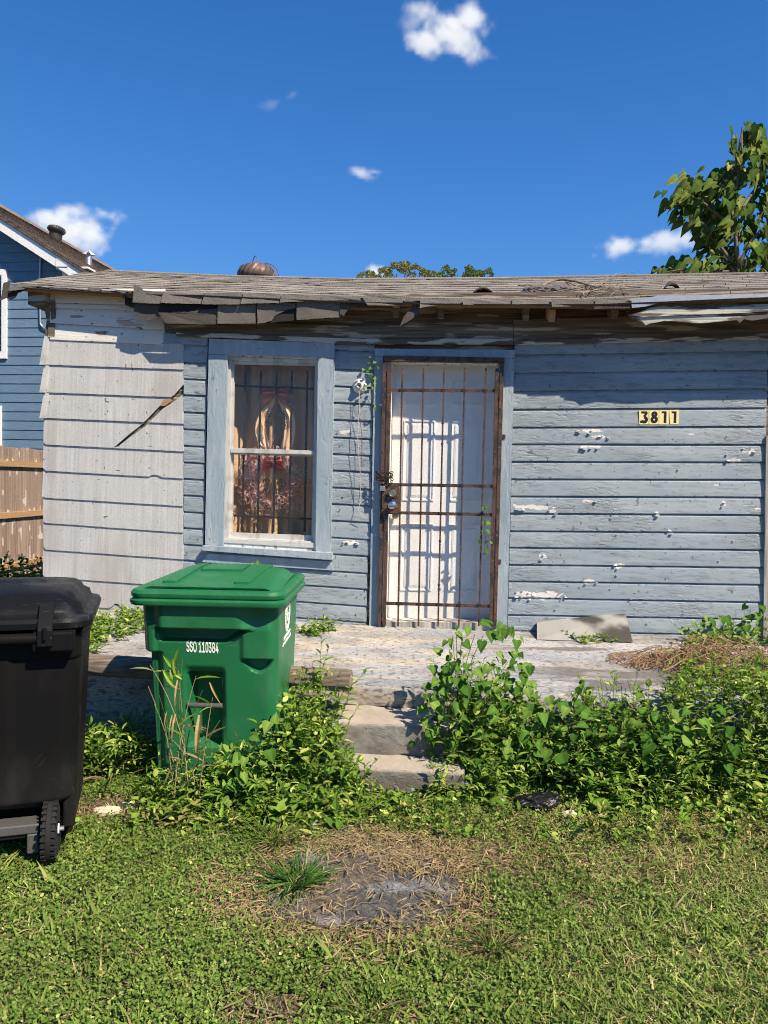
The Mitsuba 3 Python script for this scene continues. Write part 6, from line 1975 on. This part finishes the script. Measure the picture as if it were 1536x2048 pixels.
for (x, y, a, b, lab) in ((1142, 1629, .052, .02, 'pale flat stone in the lawn beside the black glove'), (1212, 1633, .03, .014, 'small pale stone right of the flat stone'), (215, 1622, .07, .04, 'flat pale stone in the bare earth behind the black cart'), (300, 1628, .05, .03, 'pale stone in bare earth in front of the green cart'), (258, 1612, .045, .028, 'middle pale stone of the bare patch between the carts')):
    m = trimesh.creation.icosphere(3, 1.0)
    v = m.vertices * [a, b, .018] * (.75 + .5 * meshkit.fbm(m.vertices * 1.8 + x, 3)[:, None])
    single('stone', (v + at_z(x, y, .008), m.faces), 'pale_stone', lab, 'stone', smooth=True)
single('stick', tube(spline([at_z(492, 2003, .015), at_z(520, 2016, .02), at_z(548, 2025, .015), at_z(580, 2042, .012)], 20), np.linspace(.004, .0028, 20), 6), 'dry_twig', 'thin brown stick on bare earth at the lower edge of the picture', 'stick', smooth=True)

# ---- bush at the fence
def fence_bush(L, r):
    for _ in range(46):
        y = r.uniform(8.6, 9.9)
        x = at_y(r.uniform(-5, 92), 1130, y)[0]
        weed(L, (x, y, 0), r.uniform(.15, .55) * (.6 + .5 * (x > -5.2)), (r.normal(0, .08), 0), 22, .09, OVATE, lambda r, n: greens(r, n, (.05, .10, .02), (.13, .19, .04)), wid=1.0)
plant('fence_bush', 'leafy weeds at the foot of the cedar fence beside the house corner', 'bush', fence_bush, 97)

# ---- trees
def branch(a, b, r0, r1, sag=0.0, n=10, k=7):
    a, b = np.asarray(a, float), np.asarray(b, float)
    t = np.linspace(0, 1, n)
    p = a + np.outer(t, b - a) + np.outer(np.sin(t * math.pi), [0, 0, sag])
    return tube(p, np.linspace(r0, r1, n), k)


TD = 10.5
tree = thing('broadleaf_tree', 'tree with large drooping yellow-green leaves rising behind the roof at the right', 'tree')
B = lambda x, y, d=TD: at_y(x, y, d)
tb = B(1475, 560); tb = np.array([tb[0], TD, 0.0])
put(tree, 'trunk', tube(spline([tb, (tb[0] + .03, TD, 2.4), B(1474, 500), B(1468, 430), B(1480, 330), B(1484, 255)], 24), np.linspace(.075, .010, 24), 10), 'bark', smooth=True)
ends = [(1484, 262, 0), (1502, 280, .3), (1470, 300, -.3), (1530, 300, .1), (1462, 330, .2), (1500, 340, -.2), (1540, 350, .3), (1420, 362, 0), (1385, 362, .2), (1362, 382, -.2), (1352, 405, .1), (1400, 395, .3), (1440, 380, -.3), (1382, 425, 0), (1425, 420, .2), (1460, 402, -.1), (1505, 400, .2), (1540, 410, 0),
        (1395, 455, .1), (1440, 450, -.2), (1480, 455, .2), (1525, 455, 0), (1430, 490, .2), (1500, 500, -.2), (1540, 500, .1), (1355, 530, .2), (1395, 530, -.2), (1440, 525, .1), (1480, 530, 0), (1525, 535, .2), (1330, 545, 0), (1580, 320, 0), (1590, 400, .2), (1600, 480, 0), (1580, 540, .1), (1410, 545, .3)]
for i, (x, y, dd) in enumerate(ends):
    q = B(x, y, TD + dd)
    o = B(1474 + (x - 1474) * .12, min(545, y + 70), TD)
    if i % 3 == 0: put(tree, 'branch', branch(o, q, .028, .007, .05), 'bark', smooth=True)
    else: put(tree, 'twig', branch(B(x + (1474 - x) * .4, y + 35, TD + dd * .5), q, .012, .004, .03), 'bark', smooth=True)
TV = leaf_variants([(0.075, 0.135, 0.030), (0.13, 0.19, 0.042), (0.21, 0.25, 0.06), (0.36, 0.38, 0.12), (0.085, 0.13, 0.035), (0.46, 0.38, 0.08)], 't')
r9 = np.random.default_rng(14)
wts = np.array([.29, .27, .20, .03, .19, .02])
nleaf = 0
more = {i: [] for i in range(6)}
while nleaf < 1050:
    x, y, dd = ends[nleaf % len(ends)]
    back = nleaf >= 296
    q = B(x + 16 + r9.normal(0, 15 + 4 * back), y + r9.normal(0, 12) + 4 * back, TD + dd + r9.normal(0, .12) + .25 * back)
    left = -1 if x < 1470 else .3
    d = np.array([left * r9.uniform(.2, .8) + r9.normal(0, .35), r9.normal(-.15, .45), -r9.uniform(.35, 1.0)])
    up = np.array([-.25 * left + r9.normal(.2, .35), -.55 + r9.normal(0, .35), .75])
    s_, w_ = r9.uniform(.11, .24), r9.uniform(.55, .85)
    kind = int(r9.choice(6, p=wts))
    if not back:
        e = dict(TV[kind]); e['to_world'] = place(q, d, up, s_, w_)
        scene[numbered(f'{tree}__leaf')] = e
    else:
        more[kind].append((q, d, up, s_, w_))
    nleaf += 1
Lb = Leaves(15)
TCOL = [(0.075, 0.135, 0.030), (0.13, 0.19, 0.042), (0.21, 0.25, 0.06), (0.36, 0.38, 0.12), (0.085, 0.13, 0.035), (0.46, 0.38, 0.08)]
for kind, rows in more.items():
    if rows:
        q, d, up, s_, w_ = (np.array(a) for a in zip(*rows))
        Lb.add(HEART[kind], q, d, up, s_, np.array(TCOL[kind]), w_)
Lb.put(f'{tree}__foliage')
labels[f'{tree}__foliage'] = {'kind': 'stuff'}

for (name, lab, x0, x1, prof, depth, seed, ca, cb, n, ls) in (('distant_tree', 'olive rounded tree top behind the ridge over the door', 715, 872, [(715, 552), (735, 545), (760, 538), (785, 527), (812, 524), (835, 530), (850, 540), (872, 548)], 24.0, 31, (0.085, 0.105, 0.035), (0.24, 0.245, 0.10), 9000, .060),
                                                  ('distant_tree', 'darker green spiky tree top behind the ridge, right of the olive one', 868, 985, [(868, 546), (880, 540), (893, 529), (903, 540), (920, 538), (938, 533), (950, 542), (965, 543), (981, 539), (985, 548)], 21.0, 32, (0.045, 0.09, 0.035), (0.14, 0.20, 0.08), 7000, .055)):
    k = thing(name, lab, 'tree')
    c = at_y((x0 + x1) / 2, 560, depth)
    put(k, 'trunk', tube([(c[0], depth, 0), (c[0] + .1, depth, 3.0), (c[0], depth, c[2] - .3)], [.22, .17, .08], 8), 'bark', smooth=True)
    L = Leaves(seed); r = L.r
    ww = (x1 - x0) / F_PX * depth / 2
    for i in range(9):
        e = at_y(np.interp(i, [0, 8], [x0 + 15, x1 - 15]), 548, depth + r.normal(0, .4))
        put(k, 'limb', tube(spline([(c[0], depth, c[2] - 2.2), ((c[0] + e[0]) / 2, depth, c[2] - 1.0), e], 8), np.linspace(.06, .012, 8), 5), 'bark', smooth=True)
    xs = r.uniform(x0, x1, n)
    topy = np.interp(xs, [p[0] for p in prof], [p[1] for p in prof]) + 3.5 * (vnoise(xs * .07, xs * 0, 1.0, seed) - .5) * 2
    ys = topy + np.abs(r.normal(0, 1, n)) ** 1.3 * 14
    hole = vnoise(xs * .085, ys * .085, 1.0, seed + 3) > .40
    P = np.array([at_y(a, b, depth + z) for a, b, z in zip(xs[hole], ys[hole], r.normal(0, .9, hole.sum()))])
    # the rest of the crown, below the line of sight of the ridge
    m = 1500
    e = unit(r.normal(size=(m, 3))) * (r.random((m, 1)) ** .4)
    P = np.vstack([P, np.array([c[0], depth, c[2] - 1.3]) + e * [ww * 1.1, 1.6, 1.3]])
    nn = len(P)
    L.add(OVATE, P, unit(r.normal(size=(nn, 3))), unit(r.normal(size=(nn, 3)) + [0.2, -.3, .8]), ls * r.uniform(.6, 1.3, nn), greens(r, nn, ca, cb, (.3, .27, .12), .06), .9)
    kk = numbered(f'{k}__crown')
    L.put(kk)
    labels[kk] = {'kind': 'stuff'}
